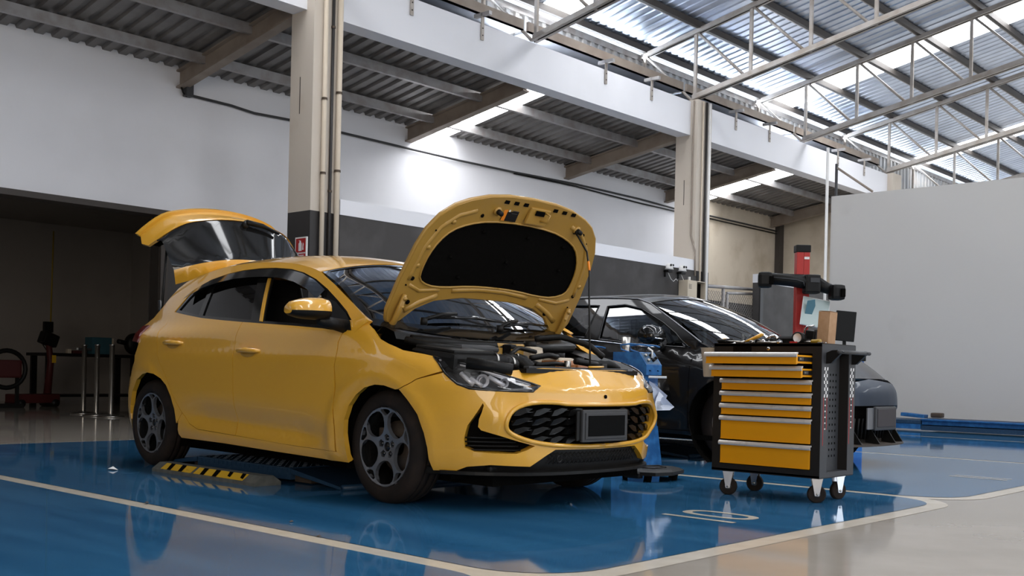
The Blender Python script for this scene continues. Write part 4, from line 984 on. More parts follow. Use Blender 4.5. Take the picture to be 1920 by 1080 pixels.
for sg in (1, -1):
    F = lambda b, z, sg=sg: Vector((b, sg*S2.side(b, z), z))
    arc = [(0+.37*math.cos(a), .33+.37*math.sin(a)) for a in [R(-18)+(PI+R(36))*k/14 for k in range(15)]]
    arr = [(2.75+.37*math.cos(a), .33+.37*math.sin(a)) for a in [R(-18)+(PI+R(36))*k/14 for k in range(15)]]
    up1 = rail2+[(-.35, .78), (-.42, .68), (-.44, .5), (-.42, .22)]+arc[::-1]+[(.45, .22), (2.3, .24)]+arr[::-1]+[(3.2, .3), (3.3, .7), (3.25, 1.03)]
    bd = panel('body_side', up1, F, M_bcar, C2, [w2f, w2r], .06, .02)
    panel('window_glass', w2f, F, M_gmid, C2, (), .10, 0, off=-.012); panel('window_glass', w2r, F, M_gmid, C2, (), .10, 0, off=-.012)
    loop_tube('window_trim', w2f, F, .008, M_gbk, C2); loop_tube('window_trim', w2r, F, .008, M_gbk, C2)
    for nm, L in (('door_seam', [(.36, .90), (.37, .64), (.37, .28)]), ('door_seam', [(1.44, 1.0), (1.46, .7), (1.44, .28)]), ('door_seam', [(.36, .255), (1.44, .26), (2.2, .27)])):
        mb = MB(); mb.tube([F(*p)+Vector((0, -sg*.002, 0)) for p in resample(L, .06, False)], .004, M_mbk, 4); mb.build(nm, None, bd)
    for b, z in ((1.15, .83), (2.2, .86)): MB().box(F(b, z)+Vector((0, sg*.012, 0)), (.2, .03, .035), M_gbk, None, .012).build('door_handle', None, bd)
    mb = MB(); mb.tube([F(b, z)+Vector((0, sg*.002, 0)) for b, z in ((.40, .925), (.88, .95), (1.4, 1.0), (1.95, 1.04), (2.4, 1.065))], .006, M_chr, 5); mb.build('belt_trim', None, bd)
    mb = MB(); mb.tube([F(b, z)+Vector((0, sg*.004, 0)) for b, z in ((.30, .985), (.62, 1.168), (.93, 1.333), (1.08, 1.378), (1.4, 1.398), (1.85, 1.402))], .007, M_sil, 5); mb.build('roof_trim', None, bd)
    mi = MB(); c = Vector((.66, sg*1.02, 1.03)); vs = []; n = 16
    prof = [(-.10, .05, .055), (-.08, .085, .08), (0, .10, .092), (.07, .095, .09), (.11, .07, .075)]
    for y, a, h in prof:
        for t in range(n): vs.append(c+Vector((a*math.cos(2*PI*t/n), y*sg, h*math.sin(2*PI*t/n)*(1 if math.sin(2*PI*t/n) > 0 else .75))))
    mi.add(vs, [(i*n+t, i*n+(t+1) % n, (i+1)*n+(t+1) % n, (i+1)*n+t) for i in range(len(prof)-1) for t in range(n)]+[tuple(range(n)), tuple(len(vs)-1-t for t in range(n))], M_gbk, True)
    mi.tube([c+Vector((.0, -sg*.08, -.06)), c+Vector((0, -sg*.16, -.10))], .03, M_gbk, 8); mo = mi.build('door_mirror', None, C2)
    MB().tube([c+Vector((-.098, sg*.10, -.02)), c+Vector((-.105, sg*.02, -.025)), c+Vector((-.09, -sg*.08, -.02))], .006, M_chr, 6).build('mirror_strip', None, mo)
    for b in (0, 2.75):
        make_wheel(C2, b, sg*.80, .33, .33, sg, 1)
        MB().lathe([(.40, sg*.84), (.40, sg*.5), (0, sg*.5)], M_mbk, 24, 'y', (b, 0, .34)).build('wheel_arch_liner', None, C2)
    P = [(sg*a, z) for a, z in ((.62, .70), (1.02, .745), (1.05, .715), (.70, .655), (.58, .665))]
    panel('headlight', P, T2, M_gbk, C2, (), .06, .02, off=.006)
def roof2(u, b):
    zr = csp(b, [(x, z) for x, z in rail2[::-1]]); return Vector((b+.10*(1-u*u)*(-1 if b < 1.5 else .5), u*S2.side(b, zr), zr+.065*(1-abs(u)**2.2)))
panel('roof', [(-1, .95), (1, .95), (1, 2.45), (-1, 2.45)], roof2, M_bcar, C2, (), .09, .02)
def ws2(u, v):
    p = Vector((-.02+.30*abs(u)**2.2, u*S2.side(.30, .975), .955+.02*(1-u*u))); r = p.lerp(roof2(u, .955), v); r.z += .04*math.sin(PI*v); return r
panel('windscreen', [(-.97, 0), (.97, 0), (.97, 1), (-.97, 1)], ws2, M_gmid, C2, (), .10, 0, off=-.006)
def rw2(u, v): p = roof2(u, 2.44); q = Vector((3.15+.12*(1-u*u), u*.62, 1.06)); return p.lerp(q, v)
panel('rear_screen', [(-.97, 0), (.97, 0), (.97, 1), (-.97, 1)], rw2, M_gdark, C2, (), .12, 0)
def hood2(u, v):
    a = Vector((-.06+.28*abs(u)**2.2, u*S2.side(.25, .93)*.99, .93+.03*(1-u*u))); q = u*.78; b = T2(q, .715); b.z += .0
    r = a.lerp(b, v); r.z += .11*max(0., math.sin(PI*v))**.9*(1-.45*u*u)+.012*(1 if abs(u) > .55 else 0)*math.sin(PI*v); return r
panel('hood', [(-1, 0), (1, 0), (1, 1), (-1, 1)], hood2, M_bcar, C2, (), .06, .02)
fr = panel('front_bumper', [(-1.02, .70), (-.6, .665), (0, .712), (.6, .665), (1.02, .70), (1.0, .24), (.75, .235), (.70, .42), (.45, .50), (-.45, .50), (-.70, .42), (-.75, .235), (-1.0, .24)], T2, M_bblu, C2, (), .05, .03)
gi = panel('intake', [(-.72, .22), (.72, .22), (.72, .44), (.46, .52), (-.46, .52), (-.72, .44)], T2, M_mbk, C2, (), .08, 0, off=-.06)
for k in range(25):
    q = -.66+.055*k
    MB().tube([T2(q, .235)+Vector((.01, 0, 0)), T2(q, .40)+Vector((.012, 0, 0))], .009, M_blk, 5).build('intake_slat', None, gi)
mb = MB(); vs = []
for k in range(33):
    q = -1.12+2.24*k/32; p = T2(q, .20); o = Vector((p.x-.9, p.y*.9, 0)).normalized()*.10
    vs += [p+o+Vector((0, 0, -.005)), p+o+Vector((0, 0, -.018)), p-o*1.5+Vector((0, 0, -.02)), p-o*1.5+Vector((0, 0, .02))]
M_lip = mat('dusty_lip', (.055, .042, .032), .7)
mb.add(vs, [(4*i+a, 4*i+(a+1) % 4, 4*i+4+(a+1) % 4, 4*i+4+a) for i in range(32) for a in range(4)], M_lip); lp = mb.build('front_splitter', None, C2)
for q in (-.42, -.16, .16, .42):
    a = T2(q, .21); mb = MB(); mb.add([a+Vector((-.10, -.006, -.01)), a+Vector((.02, -.006, -.01)), a+Vector((.02, -.006, .17)), a+Vector((-.10, .006, -.01)), a+Vector((.02, .006, -.01)), a+Vector((.02, .006, .17))], [(0, 1, 2), (5, 4, 3), (0, 3, 4, 1), (1, 4, 5, 2), (2, 5, 3, 0)], M_blk); mb.build('splitter_fin', None, lp)
pp = MB().box((-.905, .0, .40), (.03, .40, .19), M_gry, None, .012).box((-.895, .19, .40), (.015, .24, .17), M_sil, None, .004).build('plate_holder', None, C2)
MB().box((-.922, .0, .405), (.006, .345, .145), mat('plate_dark', (.035, .028, .03), .5), None, .003).build('number_plate', None, pp)
MB().span((-.6, -.8, .18), (3.3, .8, .22), M_mbk).span((.2, -.78, .2), (.26, .78, .92), M_mbk).build('floor_pan', None, C2)
MB().box((.55, 0, .88), (.5, 1.45, .14), M_blk, None, .04).build('dashboard', None, C2)
for y in (.38, -.38):
    st = MB().box((1.35, y, .52), (.52, .50, .18), M_seat, None, .05).build('seat', None, C2)
    MB().box((1.66, y, .85), (.14, .48, .62), M_gry, Matrix.Rotation(R(14), 3, 'Y'), .05).build('seat_back', None, st)
    MB().box((1.76, y, 1.17), (.10, .27, .19), M_gry, Matrix.Rotation(R(10), 3, 'Y'), .04).build('headrest', None, st)
st = MB().box((2.45, 0, .60), (.45, 1.3, .2), M_seat, None, .05).build('rear_bench', None, C2)
MB().box((2.7, 0, .88), (.14, 1.3, .55), M_seat, Matrix.Rotation(R(15), 3, 'Y'), .05).build('seat_back', None, st)
MB().lathe([(.17+.014*math.cos(a), .014*math.sin(a)) for a in [2*PI*k/8 for k in range(9)]], M_blk, 24, 'x', (.98, .38, .93)).build('steering_wheel', None, C2)
panel('rear_bumper', [(S2.SE-1.3, .3), (S2.SE+1.3, .3), (S2.SE+1.3, 1.0), (S2.SE-1.3, 1.0)], lambda q, z: T2(q, z) if q <= S2.SE else Vector((T2(2*S2.SE-q, z).x, -T2(2*S2.SE-q, z).y, z)), M_bcar, C2, (), .12, .02)
panel('boot_lid', [(-1, 0), (1, 0), (1, 1), (-1, 1)], lambda u, v: rw2(u, 1).lerp(Vector((3.55-.15*u*u, u*.7, 1.0)), v), M_bcar, C2, (), .15, .02)

# ------------------------------------------------------------------ orange tool cart
CT = thing('tool_cart', 'black and orange rolling tool cart with two drawers pulled out', 'cart', (5.55, 2.72, 0))
body = MB()
body.span((0, 0, .15), (.035, .055, .90), M_crt).span((0, .635, .15), (.035, .69, .90), M_crt).span((0, .055, .845), (.03, .635, .90), M_crt).span((0, .055, .15), (.03, .635, .19), M_crt)
body.span((0, 0, .885), (.43, .69, .90), M_crt).span((0, 0, .145), (.43, .69, .16), M_crt).span((.41, 0, .15), (.43, .69, .90), M_crt).span((.03, .665, .15), (.43, .69, .90), M_crt)
body.span((.03, .065, .16), (.43, .075, .885), M_mbk)
body.span((0, 0, .895), (.43, .010, .904), M_crt).span((0, .68, .895), (.43, .69, .904), M_crt).span((0, 0, .895), (.008, .69, .904), M_crt).span((.42, 0, .895), (.43, .69, .904), M_crt)
body.build('cabinet', None, CT)
lk = MB().cyl((-.004, .33, .872), (.01, .33, .872), .010, M_stl, 14).cyl((-.006, .33, .872), (0, .33, .872), .004, M_blk, 8).build('cabinet_lock', None, CT)
MB().span((-.003, .44, .853), (.001, .56, .886), M_mbk).build('name_panel', None, CT)
DR = [(.19, .327, 0), (.333, .473, 0), (.479, .546, 0), (.552, .619, 0), (.625, .694, 0), (.702, .770, .12), (.777, .845, .18)]
for z0, z1, o in DR:
    x = -.004-o
    d = MB().span((x, .058, z0+.006), (x+.018, .632, z1-.002), M_drw, .002).span((x-.003, .058, z0+.004), (x+.004, .632, z0+.010), M_drw)
    if o: d.span((x+.018, .062, z0+.012), (x+o+.25, .072, z1-.012), M_drw).span((x+.018, .618, z0+.012), (x+o+.25, .628, z1-.012), M_drw).span((x+.018, .06, z0+.010), (x+o+.25, .63, z0+.016), M_drw)
    else: d.span((x+.018, .08, z0+.012), (.38, .61, z0+.016), M_drw)
    d = d.build('drawer', None, CT)
    h = MB(); zc = z1-.012
    prof = [(x-.002, zc+.014), (x-.014, zc+.013), (x-.022, zc+.006), (x-.024, zc-.004), (x-.019, zc-.012), (x-.013, zc-.013), (x-.016, zc-.004), (x-.014, zc+.004), (x-.002, zc+.006)]
    h.prism([(a, b) for a, b in prof], lambda a, b, t: (a, .046+t, b), .588, M_alu); h.build('drawer_handle', None, d)
    if o:
        s = MB().span((x+.02, .056, (z0+z1)/2-.012), (.03, .063, (z0+z1)/2+.012), M_blk).span((x+.022, .053, (z0+z1)/2-.008), (x+.075, .057, (z0+z1)/2+.008), M_gry).span((x+.03, .051, (z0+z1)/2-.005), (x+.045, .054, (z0+z1)/2+.005), M_stl); s.build('drawer_slide', None, d)
# pegboard side
MB().span((.0, -.002, .15), (.085, .0, .90), M_peg).span((.345, -.002, .15), (.43, 0, .90), M_peg).span((.085, -.002, .15), (.345, 0, .175), M_peg).span((.085, -.002, .855), (.345, 0, .90), M_peg).span((.085, 0, .15), (.088, .06, .90), M_peg).span((.342, 0, .15), (.345, .06, .90), M_crt).span((.088, 0, .175), (.342, .06, .178), M_peg).build('side_frame', None, CT)
pg = MB().span((.085, .056, .15), (.345, .062, .90), M_peg).build('pegboard', None, CT)
mb = MB()
for i in range(6):
    for j in range(14): mb.span((.115+.036*i, .0545, .255+.036*j), (.124+.036*i, .0565, .267+.036*j), M_mbk)
tag(mb.build('peg_slots', None, pg), kind='stuff')
M_dec = mat('decal_white', (.7, .7, .7), .5); M_drd = mat('decal_red', (.45, .02, .02), .5)
for x0 in (.030, .362):
    mb = MB()
    for i in range(3):
        for j in range(9):
            if (i+j) % 2 == 0: mb.add([(x0+.016*i+.004*math.sin(j*.8), -.0028, .60+.019*j), (x0+.016*i+.015+.004*math.sin(j*.8), -.0028, .60+.019*j), (x0+.016*i+.015+.004*math.sin(j*.8+.8), -.0028, .618+.019*j), (x0+.016*i+.004*math.sin(j*.8+.8), -.0028, .618+.019*j)], [(0, 1, 2, 3)], M_dec)
    mb.span((x0-.004, -.003, .33), (x0, -.002, .60), M_drd).span((x0+.038, -.003, .42), (x0+.041, -.002, .60), M_drd)
    for j in range(16): mb.span((x0+.014, -.003, .42+.011*j), (x0+.027, -.002, .427+.011*j), M_gry if j % 3 else M_dec)
    mb.build('checker_decal', None, CT)
# push handle
for x in (.05, .375):
    ph = MB()
    P = [(0, .79), (0, .85), (-.035, .865), (-.085, .868), (-.10, .858), (-.085, .845), (-.06, .82), (-.03, .792)]
    ph.prism(P, lambda a, b, t, x=x: (x+t, a, b), .022, M_blk); ph.build('handle_bracket', None, CT)
MB().cyl((.03, -.085, .856), (.43, -.085, .856), .011, M_gry, 12).build('push_bar', None, CT)
for (x, y, sw) in ((.045, .60, 20), (.36, .60, 10), (.085, .055, 35), (.375, .065, 65)):
    ax = Matrix.Rotation(R(sw), 3, 'Z'); c = Vector((x, y, .052))
    w = MB(); vs = []
    prof = [(.012, -.016), (.046, -.016), (.052, -.010), (.052, .010), (.046, .016), (.012, .016)]; n = 24
    for r, h in prof:
        for k in range(n): vs.append(c+ax @ Vector((h, r*math.cos(2*PI*k/n), r*math.sin(2*PI*k/n))))
    w.add(vs, [(i*n+k, i*n+(k+1) % n, (i+1)*n+(k+1) % n, (i+1)*n+k) for i in range(len(prof)-1) for k in range(n)], M_rub, False)
    w.tube([c+ax @ Vector((-.017, 0, 0)), c+ax @ Vector((.017, 0, 0))], .020, M_gry, 12); w = w.build('caster', None, CT)
    f = MB()
    for s in (-1, 1):
        f.add([c+ax @ Vector((s*.020, a, b)) for a, b in ((-.012, -.010), (.012, -.010), (.030, .085), (-.030, .085))]+[c+ax @ Vector((s*.024, a, b)) for a, b in ((-.012, -.010), (.012, -.010), (.030, .085), (-.030, .085))], [(0, 1, 2, 3), (7, 6, 5, 4), (0, 4, 5, 1), (1, 5, 6, 2), (2, 6, 7, 3), (3, 7, 4, 0)], M_chr)
    f.box(c+Vector((0, 0, .087)), (.06, .06, .006), M_chr, ax).tube([c+ax @ Vector((-.028, 0, 0)), c+ax @ Vector((.028, 0, 0))], .007, M_stl, 8); f.build('caster_fork', None, w)
# ------------------------------------------------------------------ things on the cart (top surface z = .90)
Z = .912; ZT = .901
def lying(name, lb, cat, a, b, r1, r2, m1, m2, h1=.5):
    """a driver-like tool lying from a (handle end) to b (tip)"""
    a, b = Vector(a), Vector(b); t = thing(name, lb, cat, a, 0, 'screwdrivers on the cart')
    e = (b-a)*h1; MB().tube([Vector((0, 0, 0)), e*.15, e*.6, e*.9, e], r1, m1, 10, True, [r1*.8, r1, r1*.9, r1, r1*.6]).build('handle', None, t)
    MB().cyl(e, b-a, r2, m2, 8).build('shaft', None, t); return t
lying('screwdriver', 'black and yellow screwdriver at the far left of the cart top', 'screwdriver', (5.575, 3.40, .918), (5.585, 3.26, .915), .014, .005, M_blk, M_stl, .42)
o = thing('torch', 'small black torch with yellow band on the left of the cart top', 'torch', (5.62, 3.37, .918)); MB().cyl((0, .035, 0), (0, -.045, .004), .015, M_blk, 12).build('torch_body', None, o); MB().lathe([(.0162, -.012), (.0162, .012)], M_yel, 12, 'y', (0, .01, .002)).build('torch_band', None, o)
def pliers(name, lb, loc, rz, m1, spread=.5):
    t = thing(name, lb, 'pliers', loc, rz, 'pliers on the cart')
    for s in (-1, 1):
        MB().tube([(0, 0, 0), (.03, s*.012, .010), (.075, s*.028*spread*2, .030), (.105, s*.026, .048)], .008, m1, 8, True, [.006, .008, .009, .007]).build('handle', None, t)
        MB().tube([(0, 0, 0), (-.02, s*.008, -.003), (-.05, s*.002, -.004)], .007, M_stl, 6, True, [.009, .008, .003]).build('jaw', None, t)
    return t
pliers('pliers', 'pliers with raised yellow handles left of centre on the cart', (5.60, 3.235, .914), R(-70), M_yel)
pliers('pliers', 'chrome headed pliers beside the torch on the cart top', (5.70, 3.30, .914), R(20), M_blk, .3)
for i, (x, y, r, h, mm, lb) in enumerate(((5.585, 3.185, .011, .03, M_stl, 'silver socket lying nearest the yellow handled pliers'), (5.60, 3.155, .013, .028, M_blk, 'black impact socket left of the pale cap on the cart'), (5.575, 3.10, .012, .026, M_chr, 'chrome socket right of the pale cap'), (5.59, 3.075, .010, .022, M_stl, 'smallest steel socket in front of the chrome clamp'))):
    o = MB().lathe([(r*.5, 0), (r, 0), (r, h), (r*.6, h), (r*.6, h*.4)], mm, 14, 'x', (x, y, ZT+r)).build('socket'); tag(o, lb, 'socket', 'loose sockets on the cart')
o = MB().lathe([(.0, 0), (.018, 0), (.018, .012), (.013, .024), (0, .028)], M_crm, 18, 'z', (5.62, 3.127, ZT)).build('bottle_cap'); tag(o, 'pale beige cap in the middle of the cart top', 'cap')
t = thing('hose_clamp_tool', 'chrome and black clamp tool in the middle of the cart top', 'clamp', (5.60, 3.055, .918))
MB().cyl((0, .045, 0), (0, .02, .0), .016, M_blk, 14).cyl((0, -.01, 0), (-.02, -.012, -.002), .017, M_blk, 14).build('grip', None, t)
MB().tube([(0, .03, .012), (.01, .01, .028), (.01, -.015, .03), (0, -.035, .012)], .010, M_chr, 8).build('clamp_jaw', None, t)
t = thing('ratchet', 'thin steel ratchet lying along the front of the cart top', 'ratchet', (5.565, 3.0, ZT+.008)); MB().cyl((0, .13, 0), (0, 0, 0), .006, M_stl, 8).build('shaft', None, t); MB().lathe([(0, -.007), (.016, -.007), (.016, .007), (0, .007)], M_stl, 16, 'z', (0, -.01, 0)).build('ratchet_head', None, t)
o = MB().box((5.70, 2.97, .932), (.09, .15, .02), M_gry, Matrix.Rotation(R(12), 3, 'Y'), .006).box((5.69, 2.97, .915), (.05, .11, .028), M_blk, None, .004).build('tool_case'); tag(o, 'flat grey topped case behind the work light', 'case')
t = thing('work_light', 'black round work light with a pale lens on the cart', 'lamp', (5.585, 2.885, .935))
MB().cyl((.05, 0, 0), (0, 0, 0), .030, M_blk, 20, .034).box((.035, -.035, -.02), (.06, .05, .026), M_blk, None, .006).build('lamp_body', None, t)
MB().lathe([(.026, -.002), (.026, .003), (0, .006)], mat('lamp_lens', (.72, .72, .70), .25), 20, 'x', (-.006, 0, 0)).build('lens', None, t); MB().lathe([(.034, .004), (.034, -.008), (.026, -.008)], M_blk, 20, 'x').build('bezel', None, t)
t = thing('black_vise', 'black clamp block with a bent chrome hook behind the work light', 'clamp', (5.69, 2.885, ZT)); MB().box((0, -.03, .05), (.05, .06, .06), M_blk, Matrix.Rotation(R(8), 3, 'X'), .008).box((.0, -.06, .045), (.02, .02, .08), M_gry, None, .003).box((0, -.02, .01), (.06, .08, .02), M_blk).build('block', None, t)
MB().tube([(-.01, .012, .05), (-.01, .008, .085), (-.01, -.005, .102), (-.01, -.05, .108)], .005, M_chr, 8).build('hook', None, t)
o = MB().box((5.575, 2.905, ZT+.006), (.03, .04, .012), M_red, None, .003).build('red_clip'); tag(o, 'small red clip under the round work light', 'clip')
lying('screwdriver', 'amber handled screwdriver lying in front of the cardboard box', 'screwdriver', (5.575, 2.74, .915), (5.60, 2.88, .911), .013, .005, mat('amber_handle', (.35, .22, .03), .25), M_stl, .45)
o = MB().cyl((5.565, 2.735, ZT+.005), (5.572, 2.722, ZT+.005), .005, M_chr, 8).box((5.566, 2.728, ZT+.005), (.014, .05, .007), M_chr, None, .002).build('bit_holder'); tag(o, 'short chrome bit at the right corner of the cart top', 'bit')
t = thing('cardboard_box', 'tall plain cardboard box standing upright on the cart', 'box', (5.74, 2.785, ZT+.003), R(6))
M3 = Matrix.Rotation(R(3.5), 3, 'X')
MB().box((0, 0, .092), (.12, .066, .184), M_crd, M3, .001).build('carton', None, t)
for s in (-1, 1): MB().box((s*.030, -.006, .187), (.058, .064, .002), M_crd, M3).build('flap', None, t)
t = thing('plastic_beaker', 'cream plastic beaker hooked on the left side of the cart', 'container', (5.62, 3.475, .70))
MB().lathe([(0, 0), (.040, .0), (.044, .006), (.052, .105), (.056, .112), (.062, .175), (.066, .178), (.058, .174), (.048, .11), (.040, .01)], M_crm, 28).build('cup', None, t); MB().span((-.02, -.065, .15), (.02, -.05, .185), M_crm).build('hook', None, t)
# ------------------------------------------------------------------ floor lifts, stops, consoles
def lift(x0, x1, ya, yb, h, lb, fa=.55, fb=.55):
    t = thing('lift_platform', lb, 'lift', (x0, ya, 0), 0, 'floor lift platforms under the cars'); w = x1-x0; L = yb-ya
    MB().span((0, fa, .02), (w, L-fb, h), M_dbl, .008).build('deck', None, t)
    mb = MB(); 
    for k in range(int((L-fa-fb)/.05)): mb.box((-.001, fa+.03+.05*k, h-.02), (.004, .012, .022), M_dbl)
    mb.build('deck_edge', None, t)
    for a, b, nm in ((fa-.01, 0, 'ramp_flap'), (L-fb+.01, L, 'ramp_flap')):
        mb = MB(); mb.add([(0, a, h-.005), (w, a, h-.005), (w, b, .015), (0, b, .015), (0, a, h-.035), (w, a, h-.035), (w, b, .0), (0, b, .0)], [(0, 1, 2, 3), (7, 6, 5, 4), (0, 4, 5, 1), (1, 5, 6, 2), (2, 6, 7, 3), (3, 7, 4, 0)], M_dbl); mb.cyl((-.01, b, .018), (w+.01, b, .018), .018, M_dbl, 10); mb.build(nm, None, t)
    mb = MB()
    for i in range(int(w/.05)):
        for j in range(int((L-fa-fb)/.06)):
            s = 1 if (i+j) % 2 else -1; mb.box((.03+.05*i, fa+.03+.06*j, h+.001), (.026, .006, .003), M_dbl, Matrix.Rotation(s*.785, 3, 'Z'))
    tag(mb.build('tread_studs', None, t), kind='stuff')
    MB().span((.04, fa-.16, .01), (w-.04, fa, .05), M_rus).span((.04, L-fb, .01), (w-.04, L-fb+.1, .05), M_rus).build('hinge_frame', None, t)
    return t
lift(3.875, 4.415, 4.80, 6.9, .095, 'dark blue steel lift platform under the near side of the yellow car', .52, .55)
lift(4.55, 5.06, 4.80, 6.9, .095, 'dark blue steel lift platform under the far side of the yellow car', .52, .55)
lift(7.79, 8.31, 5.0, 6.8, .072, 'dark blue lift platform under the near side of the dark sedan')
lift(8.42, 8.94, 5.0, 6.8, .072, 'dark blue lift platform under the far side of the dark sedan')
# striped parking stop in two lengths
M_con = mat('rubber_stop', (.085, .085, .075), .85, noise=(20, (.12, .12, .105), .4, .7))
M_sty = mat('stop_yellow', (.62, .36, .01), .7, noise=(14, (.03, .025, .02), .66, .74, 8))
for ya, yb, lb in ((5.95, 6.42, 'shorter far section of the striped parking stop'), (5.26, 5.94, 'longer near section of the striped parking stop')):
    t = thing('parking_stop', lb, 'parking stop', (3.585, ya, 0), 0, 'striped parking stops'); L = yb-ya
    P = [(0, 0), (0, .022), (.055, .062), (.13, .062), (.185, .024), (.185, 0)]
    MB().prism(P, lambda a, b, h: (a, h, b), L, M_con).build('rubber_block', None, t)
    n = int(round(L/.13))
    y = .05 if ya < 5.9 else .0
    mb = MB()
    def face(y0, y1, m, o=.0015): mb.add([(.005-o, y0, .0256+o), (.005-o, y1, .0256+o), (.053-o, y1, .0605+o), (.053-o, y0, .0605+o)], [(0, 1, 2, 3)], m)
    e0, e1 = (.13, L-.01) if ya < 5.9 else (.01, L-.10)
    face(e0, e1, M_sty); mb.build('yellow_panel', None, t)
    k = 0; y = e1-.08
    while y > e0+.03:
        mb = MB(); mb.add([(.001, y-.045, .0280), (.001, y, .0280), (.049, y+.02, .063), (.049, y-.03, .063)], [(0, 1, 2, 3)], M_mbk)
        if ya > 5.9 or y > e0+.32: mb.build('black_stripe', None, t)
        else:
            mb.bm.free(); mb = MB(); mb.add([(.012, y-.045, .0360), (.018, y-.01, .0404), (.049, y+.01, .063), (.049, y-.03, .063)], [(0, 1, 2, 3)], M_mbk); mb.build('worn_stripe', None, t)
        y -= .135
# control consoles
def console(x, y, lb, w=.21, dpt=.32, sheet_=True):
    t = thing('lift_console', lb, 'control console', (x, y, 0), 0, 'lift consoles')
    prof = [(0, 0), (.0, .20), (.02, .23), (.02, .71), (dpt-.01, .71), (dpt-.01, 0)]
    mb = MB(); mb.prism([(.02, .0), (.02, .715), (dpt, .715), (dpt, 0)], lambda a, b, h: (h+.01, a, b), w-.03, M_blu); mb.build('pedestal', None, t)
    mb = MB(); mb.add([(.0, .0, 0), (w+.03, .0, 0), (w-.01, .018, .30), (.005, .018, .30), (0, dpt, 0), (w+.03, dpt, 0), (w-.01, dpt, .30), (.005, dpt, .30)], [(0, 1, 2, 3), (4, 7, 6, 5), (1, 5, 6, 2), (0, 3, 7, 4), (3, 2, 6, 7)], M_blu); mb.build('foot_panel', None, t)
    mb = MB(); mb.prism([(0, .705), (0, .785), (.075, .885), (dpt+.005, .885), (dpt+.005, .705)], lambda a, b, h: (h, a, b), w, M_blu); hd_ = mb.build('control_head', None, t)
    n = Vector((0, -.8, .6))
    def pnl(u, v): return Vector((u, .075*v, .785+.1*v))
    MB().add([pnl(.01, .05)+n*.002, pnl(w-.01, .05)+n*.002, pnl(w-.01, .95)+n*.002, pnl(.01, .95)+n*.002], [(0, 1, 2, 3)], M_gry)
    mb = MB(); mb.add([pnl(.012, .06)+n*.002, pnl(w-.012, .06)+n*.002, pnl(w-.012, .94)+n*.002, pnl(.012, .94)+n*.002], [(0, 1, 2, 3)], mat('panel_blue_grey', (.05, .10, .17), .45)); mb.build('panel_plate', None, t)
    for u, v in ((.05, .68), (.05, .3), (.12, .72), (.12, .32), (.17, .5)): MB().cyl(pnl(u, v), pnl(u, v)+n*.022, .012, M_blk if u > .1 else M_stl, 12).build('push_button', None, t)
    MB().cyl(pnl(.115, .5), pnl(.115, .5)+n*.01, .01, M_blk, 10).tube([pnl(.115, .5)+n*.01, pnl(.115, .5)+Vector((0, -.01, .06)), pnl(.115, .5)+Vector((-.02, .02, .085))], .008, M_wht, 8).build('lever', None, t)
    for u in (.0, .13): MB().tube([(u+.04, .20, .885), (u+.02, .26, .905), (u+.02, .27, .94), (u+.05, .20, .95), (u+.07, .05, .938), (u+.075, .02, .93)], .007, M_blu, 8).build('guard_rail', None, t)
    for u in (.05, .16): MB().span((u-.012, -.003, .735), (u-.004, .001, .745), M_mbk).span((u+.002, -.003, .735), (u+.012, .001, .742), M_mbk).build('screw_mark', None, t)
    return t
console(6.87, 4.83, 'blue lift console with clear document sleeve beside the yellow car')
console(7.17, 5.60, 'second blue lift console behind the raised engine bay, half hidden')
cp = MB().lathe([(.030, 0), (.036, .12), (.034, .12), (.028, .004), (0, .004)], M_stl, 20, 'z', (6.965, 5.10, .8865)).build('steel_tumbler'); tag(cp, 'steel tumbler standing on top of the near blue console', 'tumbler')
# document sleeve taped on the console
M_pvc = glass_mat('clear_film', (.80, .83, .88), 1.4); M_pap = mat('paper', (.72, .74, .82), .7)
t = thing('document_sleeve', 'clear plastic sleeve of white papers hanging on the near blue console', 'document sleeve', (6.86, 4.815, .475))
mb = MB(); vs = []
for j in range(7):
    v = j/6
    for i in range(5):
        u = i/4; vs.append((.0+.245*u+.035*v*u, -.02-.05*v*math.sin(PI*u*.7), .215-.235*v+.0*u+.02*math.sin(3*u)*v))
mb.add(vs, [(5*j+i, 5*j+i+1, 5*j+6+i, 5*j+5+i) for j in range(6) for i in range(4)], M_pvc, True); mb.build('plastic_film', None, t)
MB().box((.12, -.018, .215), (.245, .004, .018), M_wht).build('punched_strip', None, t)
for i, (P, o) in enumerate((([(.01, .185), (.07, .165), (.255, .07), (.225, .03), (.20, -.02), (.12, -.045), (.01, -.04), (.03, .09)], -.012), ([(.02, -.045), (.06, .05), (.10, .10), (.17, .06), (.30, -.02), (.24, -.045)], -.045))):
    mb = MB(); mb.prism(P, lambda a, b, h, o=o: (a, o-.03*(.2-b)-h-.04*max(0, a-.15), b), .002, M_pap); mb.build('paper_sheet', None, t)
mb = MB()
for k in range(6): mb.span((.05, -.068, .02-.011*k), (.10+.01*(k % 3), -.066, .023-.011*k), M_gry)
mb.build('printed_lines', None, t)
